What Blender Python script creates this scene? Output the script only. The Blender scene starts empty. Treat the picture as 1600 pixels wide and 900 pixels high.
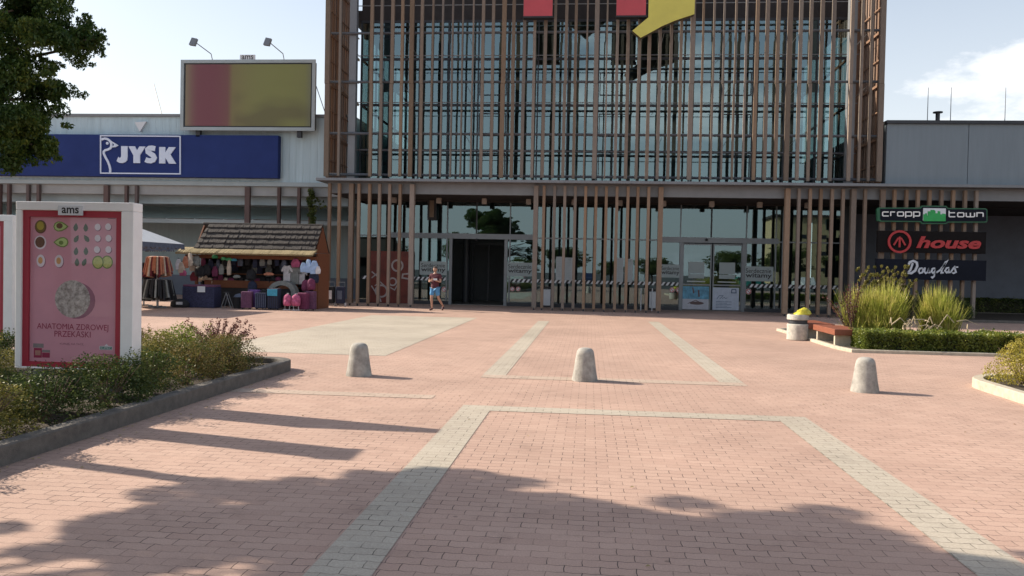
import bpy, math, random
import numpy as np
from mathutils import Vector, Matrix
PI = math.pi
C = bpy.context.scene.collection
# ------------------------------------------------------------------ camera
F, H, ROLL, YAW = 1300.0, 1.65, 0.0205, 0.092
PITCH = math.atan(28.0 / F)
_f0 = Vector((-math.sin(YAW), math.cos(YAW), 0)); _r0 = Vector((math.cos(YAW), math.sin(YAW), 0)); _u0 = Vector((0, 0, 1))
CF = _f0 * math.cos(PITCH) - _u0 * math.sin(PITCH)
_u2 = _u0 * math.cos(PITCH) + _f0 * math.sin(PITCH)
CR = _r0 * math.cos(ROLL) + _u2 * math.sin(ROLL)
CU = _u2 * math.cos(ROLL) - _r0 * math.sin(ROLL)
cam_d = bpy.data.cameras.new('camera')
cam = bpy.data.objects.new('camera', cam_d); C.objects.link(cam)
cam.matrix_world = Matrix(((CR.x, CU.x, -CF.x, 0), (CR.y, CU.y, -CF.y, 0), (CR.z, CU.z, -CF.z, H), (0, 0, 0, 1)))
cam_d.sensor_width = 36; cam_d.lens = F / 1600 * 36; cam_d.clip_end = 3000; cam_d.clip_start = 0.05
bpy.context.scene.camera = cam
# ------------------------------------------------------------------ sky, sun, exposure
SUN_EL, SUN_AZ = math.radians(31), math.radians(14)      # shadows run to +X and a little towards the camera
w = bpy.data.worlds.new('World'); bpy.context.scene.world = w; w.use_nodes = True
nt = w.node_tree; N = nt.nodes; L = nt.links
bg = N['Background']; bg.inputs['Strength'].default_value = 0.092
sky = N.new('ShaderNodeTexSky'); sky.sky_type = 'NISHITA'; sky.sun_disc = False
sky.sun_elevation = SUN_EL; sky.sun_rotation = math.radians(-76)
sky.air_density = 1.2; sky.dust_density = 2.2; sky.ozone_density = 2.2
tc = N.new('ShaderNodeTexCoord'); mp = N.new('ShaderNodeMapping'); mp.inputs['Scale'].default_value = (1, 1, 2.2)
mp.inputs['Location'].default_value = (0.55, 0.1, 0.3)
nz = N.new('ShaderNodeTexNoise'); nz.inputs['Scale'].default_value = 3.3; nz.inputs['Detail'].default_value = 9; nz.inputs['Roughness'].default_value = 0.58
cr = N.new('ShaderNodeValToRGB'); cr.color_ramp.elements[0].position = 0.53; cr.color_ramp.elements[1].position = 0.63
L.new(tc.outputs['Generated'], mp.inputs[0]); L.new(mp.outputs[0], nz.inputs['Vector']); L.new(nz.outputs[0], cr.inputs[0])
mx = N.new('ShaderNodeMixRGB'); mx.inputs[2].default_value = (9.2, 9.1, 9.1, 1)
veil = N.new('ShaderNodeMixRGB'); veil.inputs[2].default_value = (8.6, 8.7, 8.9, 1)
sz = N.new('ShaderNodeSeparateXYZ'); L.new(tc.outputs['Generated'], sz.inputs[0])
vr = N.new('ShaderNodeMapRange'); vr.inputs[1].default_value = 0.02; vr.inputs[2].default_value = 0.55; vr.inputs[3].default_value = 0.62; vr.inputs[4].default_value = 0.02; L.new(sz.outputs[2], vr.inputs[0]); L.new(vr.outputs[0], veil.inputs[0])
L.new(sky.outputs[0], veil.inputs[1])
L.new(cr.outputs[0], mx.inputs[0]); L.new(veil.outputs[0], mx.inputs[1]); L.new(mx.outputs[0], bg.inputs['Color'])
sd = bpy.data.lights.new('sun', 'SUN'); sd.energy = 5.0; sd.angle = math.radians(0.53); sd.color = (1.0, 0.89, 0.74)
so = bpy.data.objects.new('sun', sd); C.objects.link(so)
SDIR = Vector((math.cos(SUN_AZ) * math.cos(SUN_EL), -math.sin(SUN_AZ) * math.cos(SUN_EL), -math.sin(SUN_EL)))
so.rotation_euler = SDIR.to_track_quat('-Z', 'Y').to_euler(); so.location = (-40, 20, 40)
vs = bpy.context.scene.view_settings
vs.view_transform = 'Standard'; vs.look = 'None'; vs.gamma = 1; vs.exposure = 0.74; vs.use_curve_mapping = False
# ------------------------------------------------------------------ helpers
def at(x, y, Y):
    """photograph pixel -> (X, Z) on the vertical plane at depth Y"""
    d = CR * (x - 800) - CU * (y - 450) + CF * F
    k = Y / d.y
    return d.x * k, H + d.z * k

def mat(name, col, rough=0.7, var=0.12, scale=6.0, bump=0.0, bscale=80.0, metal=0.0, objvar=0.0, stretch=None, col2=None, emit=None, spec=0.5, coat=0.0):
    m = bpy.data.materials.new(name); m.use_nodes = True
    n = m.node_tree.nodes; l = m.node_tree.links; p = n['Principled BSDF']
    t = n.new('ShaderNodeTexCoord'); mp = n.new('ShaderNodeMapping')
    mp.inputs['Scale'].default_value = stretch or (1, 1, 1)
    l.new(t.outputs['Object'], mp.inputs[0])
    z = n.new('ShaderNodeTexNoise'); z.inputs['Scale'].default_value = scale; z.inputs['Detail'].default_value = 6; z.inputs['Roughness'].default_value = 0.65
    l.new(mp.outputs[0], z.inputs['Vector'])
    mix = n.new('ShaderNodeMixRGB')
    rp = n.new('ShaderNodeMapRange'); rp.inputs[1].default_value = 0.3; rp.inputs[2].default_value = 0.7
    l.new(z.outputs[0], rp.inputs[0]); l.new(rp.outputs[0], mix.inputs[0])
    c2 = col2 or tuple(c * (1 + var) for c in col)
    c1 = col if col2 else tuple(c * (1 - var) for c in col)
    mix.inputs[1].default_value = (*c1, 1); mix.inputs[2].default_value = (*c2, 1)
    out = mix.outputs[0]
    if objvar:
        oi = n.new('ShaderNodeObjectInfo'); hs = n.new('ShaderNodeHueSaturation')
        mr = n.new('ShaderNodeMapRange'); mr.inputs[3].default_value = 1 - objvar; mr.inputs[4].default_value = 1 + objvar
        l.new(oi.outputs['Random'], mr.inputs[0]); l.new(mr.outputs[0], hs.inputs['Value'])
        ml = n.new('ShaderNodeMath'); ml.operation = 'MULTIPLY'; ml.inputs[1].default_value = 7.31
        fr = n.new('ShaderNodeMath'); fr.operation = 'FRACT'
        m2 = n.new('ShaderNodeMapRange'); m2.inputs[3].default_value = 0.7; m2.inputs[4].default_value = 1.35
        l.new(oi.outputs['Random'], ml.inputs[0]); l.new(ml.outputs[0], fr.inputs[0]); l.new(fr.outputs[0], m2.inputs[0]); l.new(m2.outputs[0], hs.inputs['Saturation'])
        l.new(out, hs.inputs['Color']); out = hs.outputs[0]
    l.new(out, p.inputs['Base Color'])
    p.inputs['Roughness'].default_value = rough; p.inputs['Metallic'].default_value = metal
    p.inputs['Specular IOR Level'].default_value = spec; p.inputs['Coat Weight'].default_value = coat
    if emit: p.inputs['Emission Color'].default_value = (*emit[:3], 1); p.inputs['Emission Strength'].default_value = emit[3]
    if bump:
        b = n.new('ShaderNodeBump'); b.inputs['Strength'].default_value = bump; b.inputs['Distance'].default_value = 0.02
        z2 = n.new('ShaderNodeTexNoise'); z2.inputs['Scale'].default_value = bscale; z2.inputs['Detail'].default_value = 4
        l.new(mp.outputs[0], z2.inputs['Vector']); l.new(z2.outputs[0], b.inputs['Height']); l.new(b.outputs[0], p.inputs['Normal'])
    return m

def glass(name, tint, refl, rough=0.0, body=None):
    m = bpy.data.materials.new(name); m.use_nodes = True
    n = m.node_tree.nodes; l = m.node_tree.links; n.clear()
    o = n.new('ShaderNodeOutputMaterial'); mx = n.new('ShaderNodeMixShader')
    t = n.new('ShaderNodeBsdfTransparent'); t.inputs[0].default_value = (*tint, 1)
    g = n.new('ShaderNodeBsdfGlossy'); g.inputs['Roughness'].default_value = rough; g.inputs[0].default_value = (0.62, 0.84, 0.90, 1)
    lw_ = n.new('ShaderNodeLayerWeight'); lw_.inputs['Blend'].default_value = 0.5
    fr = n.new('ShaderNodeMath'); fr.operation = 'POWER'; fr.inputs[1].default_value = 5.0; l.new(lw_.outputs['Facing'], fr.inputs[0])
    ad = n.new('ShaderNodeMath'); ad.operation = 'MULTIPLY_ADD'; ad.inputs[1].default_value = 0.85; ad.inputs[2].default_value = refl + 0.03; ad.use_clamp = True
    tc = n.new('ShaderNodeTexCoord'); nz = n.new('ShaderNodeTexNoise'); nz.inputs['Scale'].default_value = 0.45; nz.inputs['Detail'].default_value = 1
    bp = n.new('ShaderNodeBump'); bp.inputs['Strength'].default_value = 0.05; bp.inputs['Distance'].default_value = 0.05
    l.new(tc.outputs['Object'], nz.inputs['Vector']); l.new(nz.outputs[0], bp.inputs['Height']); l.new(bp.outputs[0], g.inputs['Normal'])
    l.new(fr.outputs[0], ad.inputs[0]); l.new(ad.outputs[0], mx.inputs[0])
    base = t.outputs[0]
    if body:
        df = n.new('ShaderNodeBsdfTranslucent'); df.inputs[0].default_value = (*body[:3], 1); m2 = n.new('ShaderNodeMixShader'); m2.inputs[0].default_value = body[3]
        l.new(base, m2.inputs[1]); l.new(df.outputs[0], m2.inputs[2]); base = m2.outputs[0]
    l.new(base, mx.inputs[1]); l.new(g.outputs[0], mx.inputs[2]); l.new(mx.outputs[0], o.inputs[0])
    return m

def leafmat(name, cols, trans=0.35, objvar=0.0):
    m = bpy.data.materials.new(name); m.use_nodes = True
    n = m.node_tree.nodes; l = m.node_tree.links; n.clear()
    o = n.new('ShaderNodeOutputMaterial'); g = n.new('ShaderNodeNewGeometry'); r = n.new('ShaderNodeValToRGB')
    e = r.color_ramp.elements; e[0].color = (*cols[0], 1); e[1].color = (*cols[-1], 1); e[0].position = 0.0; e[1].position = 1.0
    for i, c in enumerate(cols[1:-1]):
        q = e.new((i + 1) / (len(cols) - 1)); q.color = (*c, 1)
    tc = n.new('ShaderNodeTexCoord'); nz = n.new('ShaderNodeTexNoise'); nz.inputs['Scale'].default_value = 2.6; nz.inputs['Detail'].default_value = 2
    oi = n.new('ShaderNodeObjectInfo'); va = n.new('ShaderNodeVectorMath'); va.operation = 'ADD'
    l.new(tc.outputs['Object'], va.inputs[0]); l.new(oi.outputs['Random'], va.inputs[1]); l.new(va.outputs[0], nz.inputs['Vector'])
    a = n.new('ShaderNodeMath'); a.operation = 'MULTIPLY'; a.inputs[1].default_value = 0.5; l.new(g.outputs['Random Per Island'], a.inputs[0])
    b = n.new('ShaderNodeMapRange'); b.inputs[1].default_value = 0.3; b.inputs[2].default_value = 0.7; b.inputs[3].default_value = 0; b.inputs[4].default_value = 0.5
    l.new(nz.outputs[0], b.inputs[0]); s = n.new('ShaderNodeMath'); s.operation = 'ADD'; l.new(a.outputs[0], s.inputs[0]); l.new(b.outputs[0], s.inputs[1])
    l.new(s.outputs[0], r.inputs[0])
    d = n.new('ShaderNodeBsdfDiffuse'); t = n.new('ShaderNodeBsdfTranslucent'); mx = n.new('ShaderNodeMixShader'); mx.inputs[0].default_value = trans
    gl = n.new('ShaderNodeBsdfGlossy'); gl.inputs['Roughness'].default_value = 0.45; m3 = n.new('ShaderNodeMixShader'); m3.inputs[0].default_value = 0.025
    l.new(r.outputs[0], d.inputs[0]); l.new(r.outputs[0], t.inputs[0]); l.new(d.outputs[0], mx.inputs[1]); l.new(t.outputs[0], mx.inputs[2])
    l.new(mx.outputs[0], m3.inputs[1]); l.new(gl.outputs[0], m3.inputs[2]); l.new(m3.outputs[0], o.inputs[0])
    return m

def tag(o, label=None, cat=None, group=None, kind=None):
    if label: o['label'] = label
    if cat: o['category'] = cat
    if group: o['group'] = group
    if kind: o['kind'] = kind
    return o

def thing(name, label, cat, loc=(0, 0, 0), rz=0.0, group=None):
    o = bpy.data.objects.new(name, None); C.objects.link(o); o.location = loc; o.rotation_euler = (0, 0, rz)
    o.empty_display_size = 0.2
    return tag(o, label, cat, group)

def dup(root, loc, rz=0.0, label=None, group=None, scale=None):
    r = root.copy(); C.objects.link(r); r.location = loc; r.rotation_euler = (0, 0, rz)
    if scale: r.scale = scale
    if label: r['label'] = label
    if group: r['group'] = group
    for ch in list(root.children):
        c = ch.copy(); C.objects.link(c); c.parent = r
        for g in ch.children:
            d = g.copy(); C.objects.link(d); d.parent = c
    return r

class MB:
    def __init__(s, off=(0, 0, 0)): s.v = []; s.f = []; s.m = []; s.mi = 0; s.off = off
    def add(s, vs, fs, m=None):
        b = len(s.v); o = s.off
        s.v += [(x[0] - o[0], x[1] - o[1], x[2] - o[2]) for x in vs]
        s.f += [tuple(b + i for i in q) for q in fs]; s.m += [s.mi if m is None else m] * len(fs)
        return s
    def box(s, x0, x1, y0, y1, z0, z1, m=None):
        return s.add([(x0, y0, z0), (x1, y0, z0), (x1, y1, z0), (x0, y1, z0), (x0, y0, z1), (x1, y0, z1), (x1, y1, z1), (x0, y1, z1)],
                     [(0, 3, 2, 1), (4, 5, 6, 7), (0, 1, 5, 4), (1, 2, 6, 5), (2, 3, 7, 6), (3, 0, 4, 7)], m)
    def prism(s, pts, y0, y1, m=None, ms=None):
        """polygon in XZ (any winding), extruded from y0 (front) to y1"""
        n = len(pts)
        ar = sum(pts[i][0] * pts[(i + 1) % n][1] - pts[(i + 1) % n][0] * pts[i][1] for i in range(n))
        if ar < 0: pts = pts[::-1]
        vs = [(x, y0, z) for x, z in pts] + [(x, y1, z) for x, z in pts]
        s.add(vs, [tuple(range(n)), tuple(range(2 * n - 1, n - 1, -1))], m)
        b = len(s.v) - 2 * n
        s.f += [(b + i, b + n + i, b + n + (i + 1) % n, b + (i + 1) % n) for i in range(n)]
        s.m += [(ms if ms is not None else (s.mi if m is None else m))] * n
        return s
    def flat(s, pts, y, m=None):
        n = len(pts)
        ar = sum(pts[i][0] * pts[(i + 1) % n][1] - pts[(i + 1) % n][0] * pts[i][1] for i in range(n))
        if ar < 0: pts = pts[::-1]
        return s.add([(x, y, z) for x, z in pts], [tuple(range(n))], m)
    def stroke(s, pts, wd, y0, y1, closed=False, m=None):
        """mitred ribbon in XZ"""
        n = len(pts); Lf = []; Rt = []
        for i in range(n):
            p = Vector(pts[i]); a = Vector(pts[i - 1]) if (i > 0 or closed) else None; b = Vector(pts[(i + 1) % n]) if (i < n - 1 or closed) else None
            d1 = (p - a).normalized() if a is not None else None; d2 = (b - p).normalized() if b is not None else None
            if d1 is None: d1 = d2
            if d2 is None: d2 = d1
            n1 = Vector((-d1.y, d1.x)); n2 = Vector((-d2.y, d2.x)); q = (n1 + n2)
            if q.length < 0.2: q = n1.copy()
            q.normalize(); k = min(1 / max(q.dot(n1), 0.4), 2.0) * wd / 2
            Lf.append(p + q * k); Rt.append(p - q * k)
        k = n if closed else n - 1
        vs = []
        for i in range(n): vs += [(Lf[i].x, y0, Lf[i].y), (Rt[i].x, y0, Rt[i].y), (Rt[i].x, y1, Rt[i].y), (Lf[i].x, y1, Lf[i].y)]
        fs = []
        for i in range(k):
            a = 4 * i; b = 4 * ((i + 1) % n)
            fs += [(a, a + 1, b + 1, b), (a + 1, a + 2, b + 2, b + 1), (a + 2, a + 3, b + 3, b + 2), (a + 3, a, b, b + 3)]
        if not closed: fs += [(0, 3, 2, 1), (4 * n - 4, 4 * n - 3, 4 * n - 2, 4 * n - 1)]
        return s.add(vs, fs, m)
    def ell(s, cx, cz, rx, rz, y, m=None, n=20, rot=0.0):
        pts = []
        for i in range(n):
            a = 2 * PI * i / n; u, v = rx * math.cos(a), rz * math.sin(a)
            pts.append((cx + u * math.cos(rot) - v * math.sin(rot), cz + u * math.sin(rot) + v * math.cos(rot)))
        return s.flat(pts, y, m)
    def tube(s, p0, p1, r0, r1=None, n=8, m=None, cap=True):
        p0 = Vector(p0); p1 = Vector(p1); r1 = r0 if r1 is None else r1
        d = (p1 - p0).normalized(); a = d.orthogonal().normalized(); b = d.cross(a)
        vs = []
        for p, r in ((p0, r0), (p1, r1)):
            for i in range(n):
                t = 2 * PI * i / n; vs.append(tuple(p + a * (r * math.cos(t)) + b * (r * math.sin(t))))
        fs = [(i, (i + 1) % n, n + (i + 1) % n, n + i) for i in range(n)]
        if cap: fs += [tuple(range(n - 1, -1, -1)), tuple(range(n, 2 * n))]
        return s.add(vs, fs, m)
    def path(s, pts, r, n=6, m=None):
        for i in range(len(pts) - 1):
            ra = r if not isinstance(r, (list, tuple)) else r[i]; rb = r if not isinstance(r, (list, tuple)) else r[i + 1]
            s.tube(pts[i], pts[i + 1], ra, rb, n, m)
        return s
    def lathe(s, prof, c=(0, 0, 0), n=24, m=None, sx=1, sy=1):
        vs = []; k = len(prof)
        for r, z in prof:
            for i in range(n):
                t = 2 * PI * i / n; vs.append((c[0] + r * math.cos(t) * sx, c[1] + r * math.sin(t) * sy, c[2] + z))
        fs = [(j * n + i, j * n + (i + 1) % n, (j + 1) * n + (i + 1) % n, (j + 1) * n + i) for j in range(k - 1) for i in range(n)]
        fs += [tuple(range(n - 1, -1, -1)), tuple(range((k - 1) * n, k * n))]
        return s.add(vs, fs, m)
    def build(s, name, mats, parent=None, smooth=None, bevel=0.0, loc=None):
        me = bpy.data.meshes.new(name); me.from_pydata(s.v, [], s.f)
        if not isinstance(mats, (list, tuple)): mats = [mats]
        for q in mats: me.materials.append(q)
        if len(mats) > 1: me.polygons.foreach_set('material_index', s.m)
        if smooth:
            me.polygons.foreach_set('use_smooth', [True] * len(me.polygons)); me.set_sharp_from_angle(angle=math.radians(smooth))
        me.update()
        o = bpy.data.objects.new(name, me); C.objects.link(o)
        if parent is not None: o.parent = parent
        if loc: o.location = loc
        if bevel:
            b = o.modifiers.new('bevel', 'BEVEL'); b.width = bevel; b.segments = 2; b.limit_method = 'ANGLE'; b.angle_limit = math.radians(40)
        return o

def text_geo(txt, size, bold=0.0, extrude=0.0, spacing=1.0, shear=0.0, sx=1.0):
    cu = bpy.data.curves.new('t', 'FONT'); cu.body = txt; cu.size = size; cu.extrude = extrude; cu.offset = bold
    cu.align_x = 'CENTER'; cu.align_y = 'CENTER'; cu.space_character = spacing; cu.shear = shear; cu.resolution_u = 3
    o = bpy.data.objects.new('t', cu); C.objects.link(o)
    me = bpy.data.meshes.new_from_object(o.evaluated_get(bpy.context.evaluated_depsgraph_get()))
    vs = [(v.co.x * sx, v.co.y, v.co.z) for v in me.vertices]; fs = [tuple(p.vertices) for p in me.polygons]
    bpy.data.objects.remove(o); bpy.data.curves.remove(cu); bpy.data.meshes.remove(me)
    return vs, fs
def add_text(mb, txt, cx, y, cz, width=None, height=None, bold=0.0, ext=0.0, spacing=1.0, shear=0.0, m=None, flip=False):
    vs, fs = text_geo(txt, 1.0, bold, 0.0 if ext == 0 else 0.5, spacing, shear)
    xs = [v[0] for v in vs]; ys = [v[1] for v in vs]
    kx = (width / (max(xs) - min(xs))) if width else None; kz = (height / (max(ys) - min(ys))) if height else None
    kx = kx or kz; kz = kz or kx
    mx_, my_ = (max(xs) + min(xs)) / 2, (max(ys) + min(ys)) / 2
    mb.add([(cx + (a - mx_) * kx * (-1 if flip else 1), y - c * ext * 2, cz + (b - my_) * kz) for a, b, c in vs], [q[::-1] for q in fs] if flip else fs, m)

# ------------------------------------------------------------------ materials
def paver_mat(name, c1, c2, mortar):
    m = bpy.data.materials.new(name); m.use_nodes = True
    n = m.node_tree.nodes; l = m.node_tree.links; p = n['Principled BSDF']; p.inputs['Roughness'].default_value = 0.82; p.inputs['Specular IOR Level'].default_value = 0.3
    g = n.new('ShaderNodeNewGeometry'); sp = n.new('ShaderNodeSeparateXYZ'); l.new(g.outputs['Position'], sp.inputs[0])
    def math_(op, a, b=None, clamp=False):
        q = n.new('ShaderNodeMath'); q.operation = op; q.use_clamp = clamp
        for i, v in enumerate((a, b)):
            if v is None: continue
            if isinstance(v, (int, float)): q.inputs[i].default_value = v
            else: l.new(v, q.inputs[i])
        return q.outputs[0]
    tri = math_('PINGPONG', sp.outputs[0], 0.05)
    wob = n.new('ShaderNodeTexNoise'); wob.inputs['Scale'].default_value = 2.2; wob.inputs['Detail'].default_value = 2; l.new(g.outputs['Position'], wob.inputs['Vector'])
    wv = math_('MULTIPLY', math_('SUBTRACT', wob.outputs[0], 0.5), 0.035)
    y2 = math_('ADD', math_('ADD', sp.outputs[1], math_('MULTIPLY', tri, 0.24)), wv)
    x2 = math_('ADD', sp.outputs[0], math_('MULTIPLY', math_('PINGPONG', sp.outputs[1], 0.054), 0.08))
    cb = n.new('ShaderNodeCombineXYZ'); l.new(x2, cb.inputs[0]); l.new(y2, cb.inputs[1])
    br = n.new('ShaderNodeTexBrick'); br.offset = 0.5; br.inputs['Scale'].default_value = 1; br.inputs['Brick Width'].default_value = 0.2; br.inputs['Row Height'].default_value = 0.108
    br.inputs['Mortar Size'].default_value = 0.0034; br.inputs['Mortar Smooth'].default_value = 0.35; br.inputs['Bias'].default_value = 0.0
    br.inputs['Color1'].default_value = (*c1, 1); br.inputs['Color2'].default_value = (*c2, 1); br.inputs['Mortar'].default_value = (*mortar, 1)
    l.new(cb.outputs[0], br.inputs['Vector'])
    # joints filled with sand here and there
    jn = n.new('ShaderNodeTexNoise'); jn.inputs['Scale'].default_value = 1.7; jn.inputs['Detail'].default_value = 5; jn.inputs['Roughness'].default_value = 0.75; l.new(g.outputs['Position'], jn.inputs['Vector'])
    jm = n.new('ShaderNodeMapRange'); jm.inputs[1].default_value = 0.42; jm.inputs[2].default_value = 0.56; jm.inputs[3].default_value = 0.28; jm.inputs[4].default_value = 1.0; l.new(jn.outputs[0], jm.inputs[0])
    b2 = n.new('ShaderNodeTexBrick'); b2.offset = 0.5; b2.inputs['Scale'].default_value = 1; b2.inputs['Brick Width'].default_value = 0.2; b2.inputs['Row Height'].default_value = 0.108
    b2.inputs['Mortar Size'].default_value = 0.0; b2.inputs['Color1'].default_value = (*c1, 1); b2.inputs['Color2'].default_value = (*c2, 1); l.new(cb.outputs[0], b2.inputs['Vector'])
    mj = n.new('ShaderNodeMixRGB'); l.new(jm.outputs[0], mj.inputs[0]); l.new(b2.outputs[0], mj.inputs[1]); l.new(br.outputs[0], mj.inputs[2])
    # stains and grain
    st = n.new('ShaderNodeTexNoise'); st.inputs['Scale'].default_value = 0.38; st.inputs['Detail'].default_value = 7; st.inputs['Roughness'].default_value = 0.62; l.new(g.outputs['Position'], st.inputs['Vector'])
    sm = n.new('ShaderNodeMapRange'); sm.inputs[1].default_value = 0.3; sm.inputs[2].default_value = 0.72; sm.inputs[3].default_value = 0.84; sm.inputs[4].default_value = 1.12; l.new(st.outputs[0], sm.inputs[0])
    gr = n.new('ShaderNodeTexNoise'); gr.inputs['Scale'].default_value = 90; gr.inputs['Detail'].default_value = 3; l.new(g.outputs['Position'], gr.inputs['Vector'])
    gm = n.new('ShaderNodeMapRange'); gm.inputs[1].default_value = 0.3; gm.inputs[2].default_value = 0.7; gm.inputs[3].default_value = 0.88; gm.inputs[4].default_value = 1.12; l.new(gr.outputs[0], gm.inputs[0])
    vo = n.new('ShaderNodeTexVoronoi'); vo.inputs['Scale'].default_value = 2.3; l.new(g.outputs['Position'], vo.inputs['Vector'])
    gs = n.new('ShaderNodeMapRange'); gs.inputs[1].default_value = 0.035; gs.inputs[2].default_value = 0.05; gs.inputs[3].default_value = 0.62; gs.inputs[4].default_value = 1.0; l.new(vo.outputs['Distance'], gs.inputs[0])
    s3 = n.new('ShaderNodeTexNoise'); s3.inputs['Scale'].default_value = 2.4; s3.inputs['Detail'].default_value = 8; s3.inputs['Roughness'].default_value = 0.7; l.new(g.outputs['Position'], s3.inputs['Vector'])
    s4 = n.new('ShaderNodeMapRange'); s4.inputs[1].default_value = 0.56; s4.inputs[2].default_value = 0.74; s4.inputs[3].default_value = 1.0; s4.inputs[4].default_value = 0.74; l.new(s3.outputs[0], s4.inputs[0])
    ml = math_('MULTIPLY', math_('MULTIPLY', sm.outputs[0], gm.outputs[0]), math_('MULTIPLY', gs.outputs[0], s4.outputs[0]))
    vm = n.new('ShaderNodeVectorMath'); vm.operation = 'SCALE'; l.new(mj.outputs[0], vm.inputs[0]); l.new(ml, vm.inputs['Scale'])
    l.new(vm.outputs[0], p.inputs['Base Color'])
    bp = n.new('ShaderNodeBump'); bp.inputs['Strength'].default_value = 0.55; bp.inputs['Distance'].default_value = 0.006
    inv = math_('SUBTRACT', 1.0, br.outputs['Fac']); h = math_('ADD', inv, math_('MULTIPLY', gr.outputs[0], 0.25)); l.new(h, bp.inputs['Height']); l.new(bp.outputs[0], p.inputs['Normal'])
    return m
M = {}
M['pave'] = paver_mat('pink_pavers', (0.455, 0.312, 0.248), (0.415, 0.278, 0.22), (0.075, 0.052, 0.045))
M['pale'] = paver_mat('beige_pavers', (0.435, 0.385, 0.315), (0.41, 0.358, 0.29), (0.07, 0.06, 0.05))
M['pale_worn'] = paver_mat('worn_beige_pavers', (0.455, 0.355, 0.285), (0.42, 0.325, 0.26), (0.06, 0.05, 0.04))
M['asphalt'] = mat('asphalt', (0.055, 0.055, 0.055), 0.9, 0.3, 3, 0.3, 120)
M['soil'] = mat('soil', (0.06, 0.045, 0.032), 0.95, 0.35, 12, 0.9, 60)
M['kerb'] = mat('kerb_concrete', (0.12, 0.108, 0.095), 0.9, 0.28, 9, 0.35, 90)
M['kerb_pale'] = mat('pale_concrete', (0.42, 0.37, 0.29), 0.88, 0.22, 9, 0.3, 90)
M['concrete'] = mat('bollard_concrete', (0.33, 0.315, 0.285), 0.88, 0.38, 7, 0.55, 120)
M['bin_c'] = mat('bin_concrete', (0.46, 0.43, 0.38), 0.9, 0.25, 10, 0.6, 130)
M['slat'] = mat('weathered_timber', (0.150, 0.112, 0.084), 0.85, 0.25, 9, 0.25, 40, objvar=0.22, stretch=(6, 6, 0.5), col2=(0.24, 0.188, 0.148))
M['slat_side'] = mat('brown_timber', (0.17, 0.105, 0.075), 0.85, 0.25, 9, 0.25, 40, objvar=0.25, stretch=(6, 6, 0.5), col2=(0.235, 0.155, 0.11))
M['post'] = mat('post_timber', (0.175, 0.125, 0.093), 0.85, 0.25, 9, 0.25, 40, objvar=0.22, stretch=(6, 6, 0.5), col2=(0.27, 0.205, 0.16))
M['dpost'] = mat('dark_post_timber', (0.10, 0.07, 0.065), 0.85, 0.25, 9, 0.2, 40, objvar=0.15, stretch=(6, 6, 0.5))
M['steel'] = mat('grey_painted_steel', (0.19, 0.20, 0.215), 0.5, 0.1, 2, metal=0.2)
M['dsteel'] = mat('dark_painted_steel', (0.034, 0.038, 0.046), 0.5, 0.15, 3, metal=0.2)
M['alu'] = mat('aluminium_frame', (0.17, 0.19, 0.21), 0.42, 0.08, 3, metal=0.5)
M['rwall'] = mat('blue_grey_panel', (0.175, 0.215, 0.245), 0.55, 0.08, 1.6, 0.05, 10, stretch=(2.5, 2.5, 0.25))
M['rlow'] = mat('slate_render', (0.13, 0.15, 0.19), 0.8, 0.12, 1.2, 0.1, 30)
M['black'] = mat('soffit_board', (0.03, 0.026, 0.026), 0.85, 0.2, 2)
M['inner'] = mat('inner_wall', (0.07, 0.075, 0.08), 0.8, 0.25, 0.5)
M['ifloor'] = mat('inner_floor', (0.16, 0.15, 0.14), 0.35, 0.2, 1.0)
M['glass'] = glass('curtain_glass', (0.42, 0.56, 0.56), 0.22)
M['glass_low'] = glass('shopfront_glass', (0.40, 0.52, 0.52), 0.17)
M['glass_poster'] = glass('poster_glass', (0.97, 0.97, 0.97), 0.0)
M['canopy'] = mat('canopy_glazing', (0.60, 0.75, 0.76), 0.3, 0.08, 1.5)
def ribbed(name, col, per=0.33, axis=0, depth=0.5, rough=0.55):
    m = mat(name, col, rough, 0.12, 1.6, stretch=(2.5, 2.5, 0.2))
    n = m.node_tree.nodes; l = m.node_tree.links; p = n['Principled BSDF']
    g = n.new('ShaderNodeNewGeometry'); sp = n.new('ShaderNodeSeparateXYZ'); l.new(g.outputs['Position'], sp.inputs[0])
    pp = n.new('ShaderNodeMath'); pp.operation = 'PINGPONG'; pp.inputs[1].default_value = per / 2; l.new(sp.outputs[axis], pp.inputs[0])
    mr = n.new('ShaderNodeMapRange'); mr.inputs[1].default_value = 0.0; mr.inputs[2].default_value = 0.03; l.new(pp.outputs[0], mr.inputs[0])
    bp = n.new('ShaderNodeBump'); bp.inputs['Strength'].default_value = depth; bp.inputs['Distance'].default_value = 0.03; l.new(mr.outputs[0], bp.inputs['Height']); l.new(bp.outputs[0], p.inputs['Normal'])
    return m
M['lwall'] = ribbed('pale_ribbed_cladding', (0.42, 0.545, 0.60), 0.34)
M['lbeam'] = mat('grey_beam', (0.30, 0.31, 0.31), 0.7, 0.1, 1.5)
M['llow'] = ribbed('teal_grey_cladding', (0.27, 0.345, 0.36), 1.1, 0, 0.4)
M['lceil'] = mat('pale_trim_lit_wall', (0.33, 0.39, 0.41), 0.6, 0.08, 1.5)
M['sign_back'] = mat('sign_back', (0.10, 0.09, 0.05), 0.7)
M['white'] = mat('white_paint', (0.80, 0.80, 0.79), 0.45, 0.05, 4)
M['offwhite'] = mat('pale_grey_plastic', (0.62, 0.65, 0.68), 0.4, 0.05, 3)
M['blue'] = mat('deep_blue_sign_face', (0.024, 0.042, 0.155), 0.8, 0.10, 1.2, spec=0.15)
M['ltblue'] = mat('pale_blue_letter', (0.58, 0.66, 0.80), 0.5, 0.05, 3)
M['red'] = mat('red_sign_face', (0.48, 0.055, 0.07), 0.4, 0.08, 1)
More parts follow.
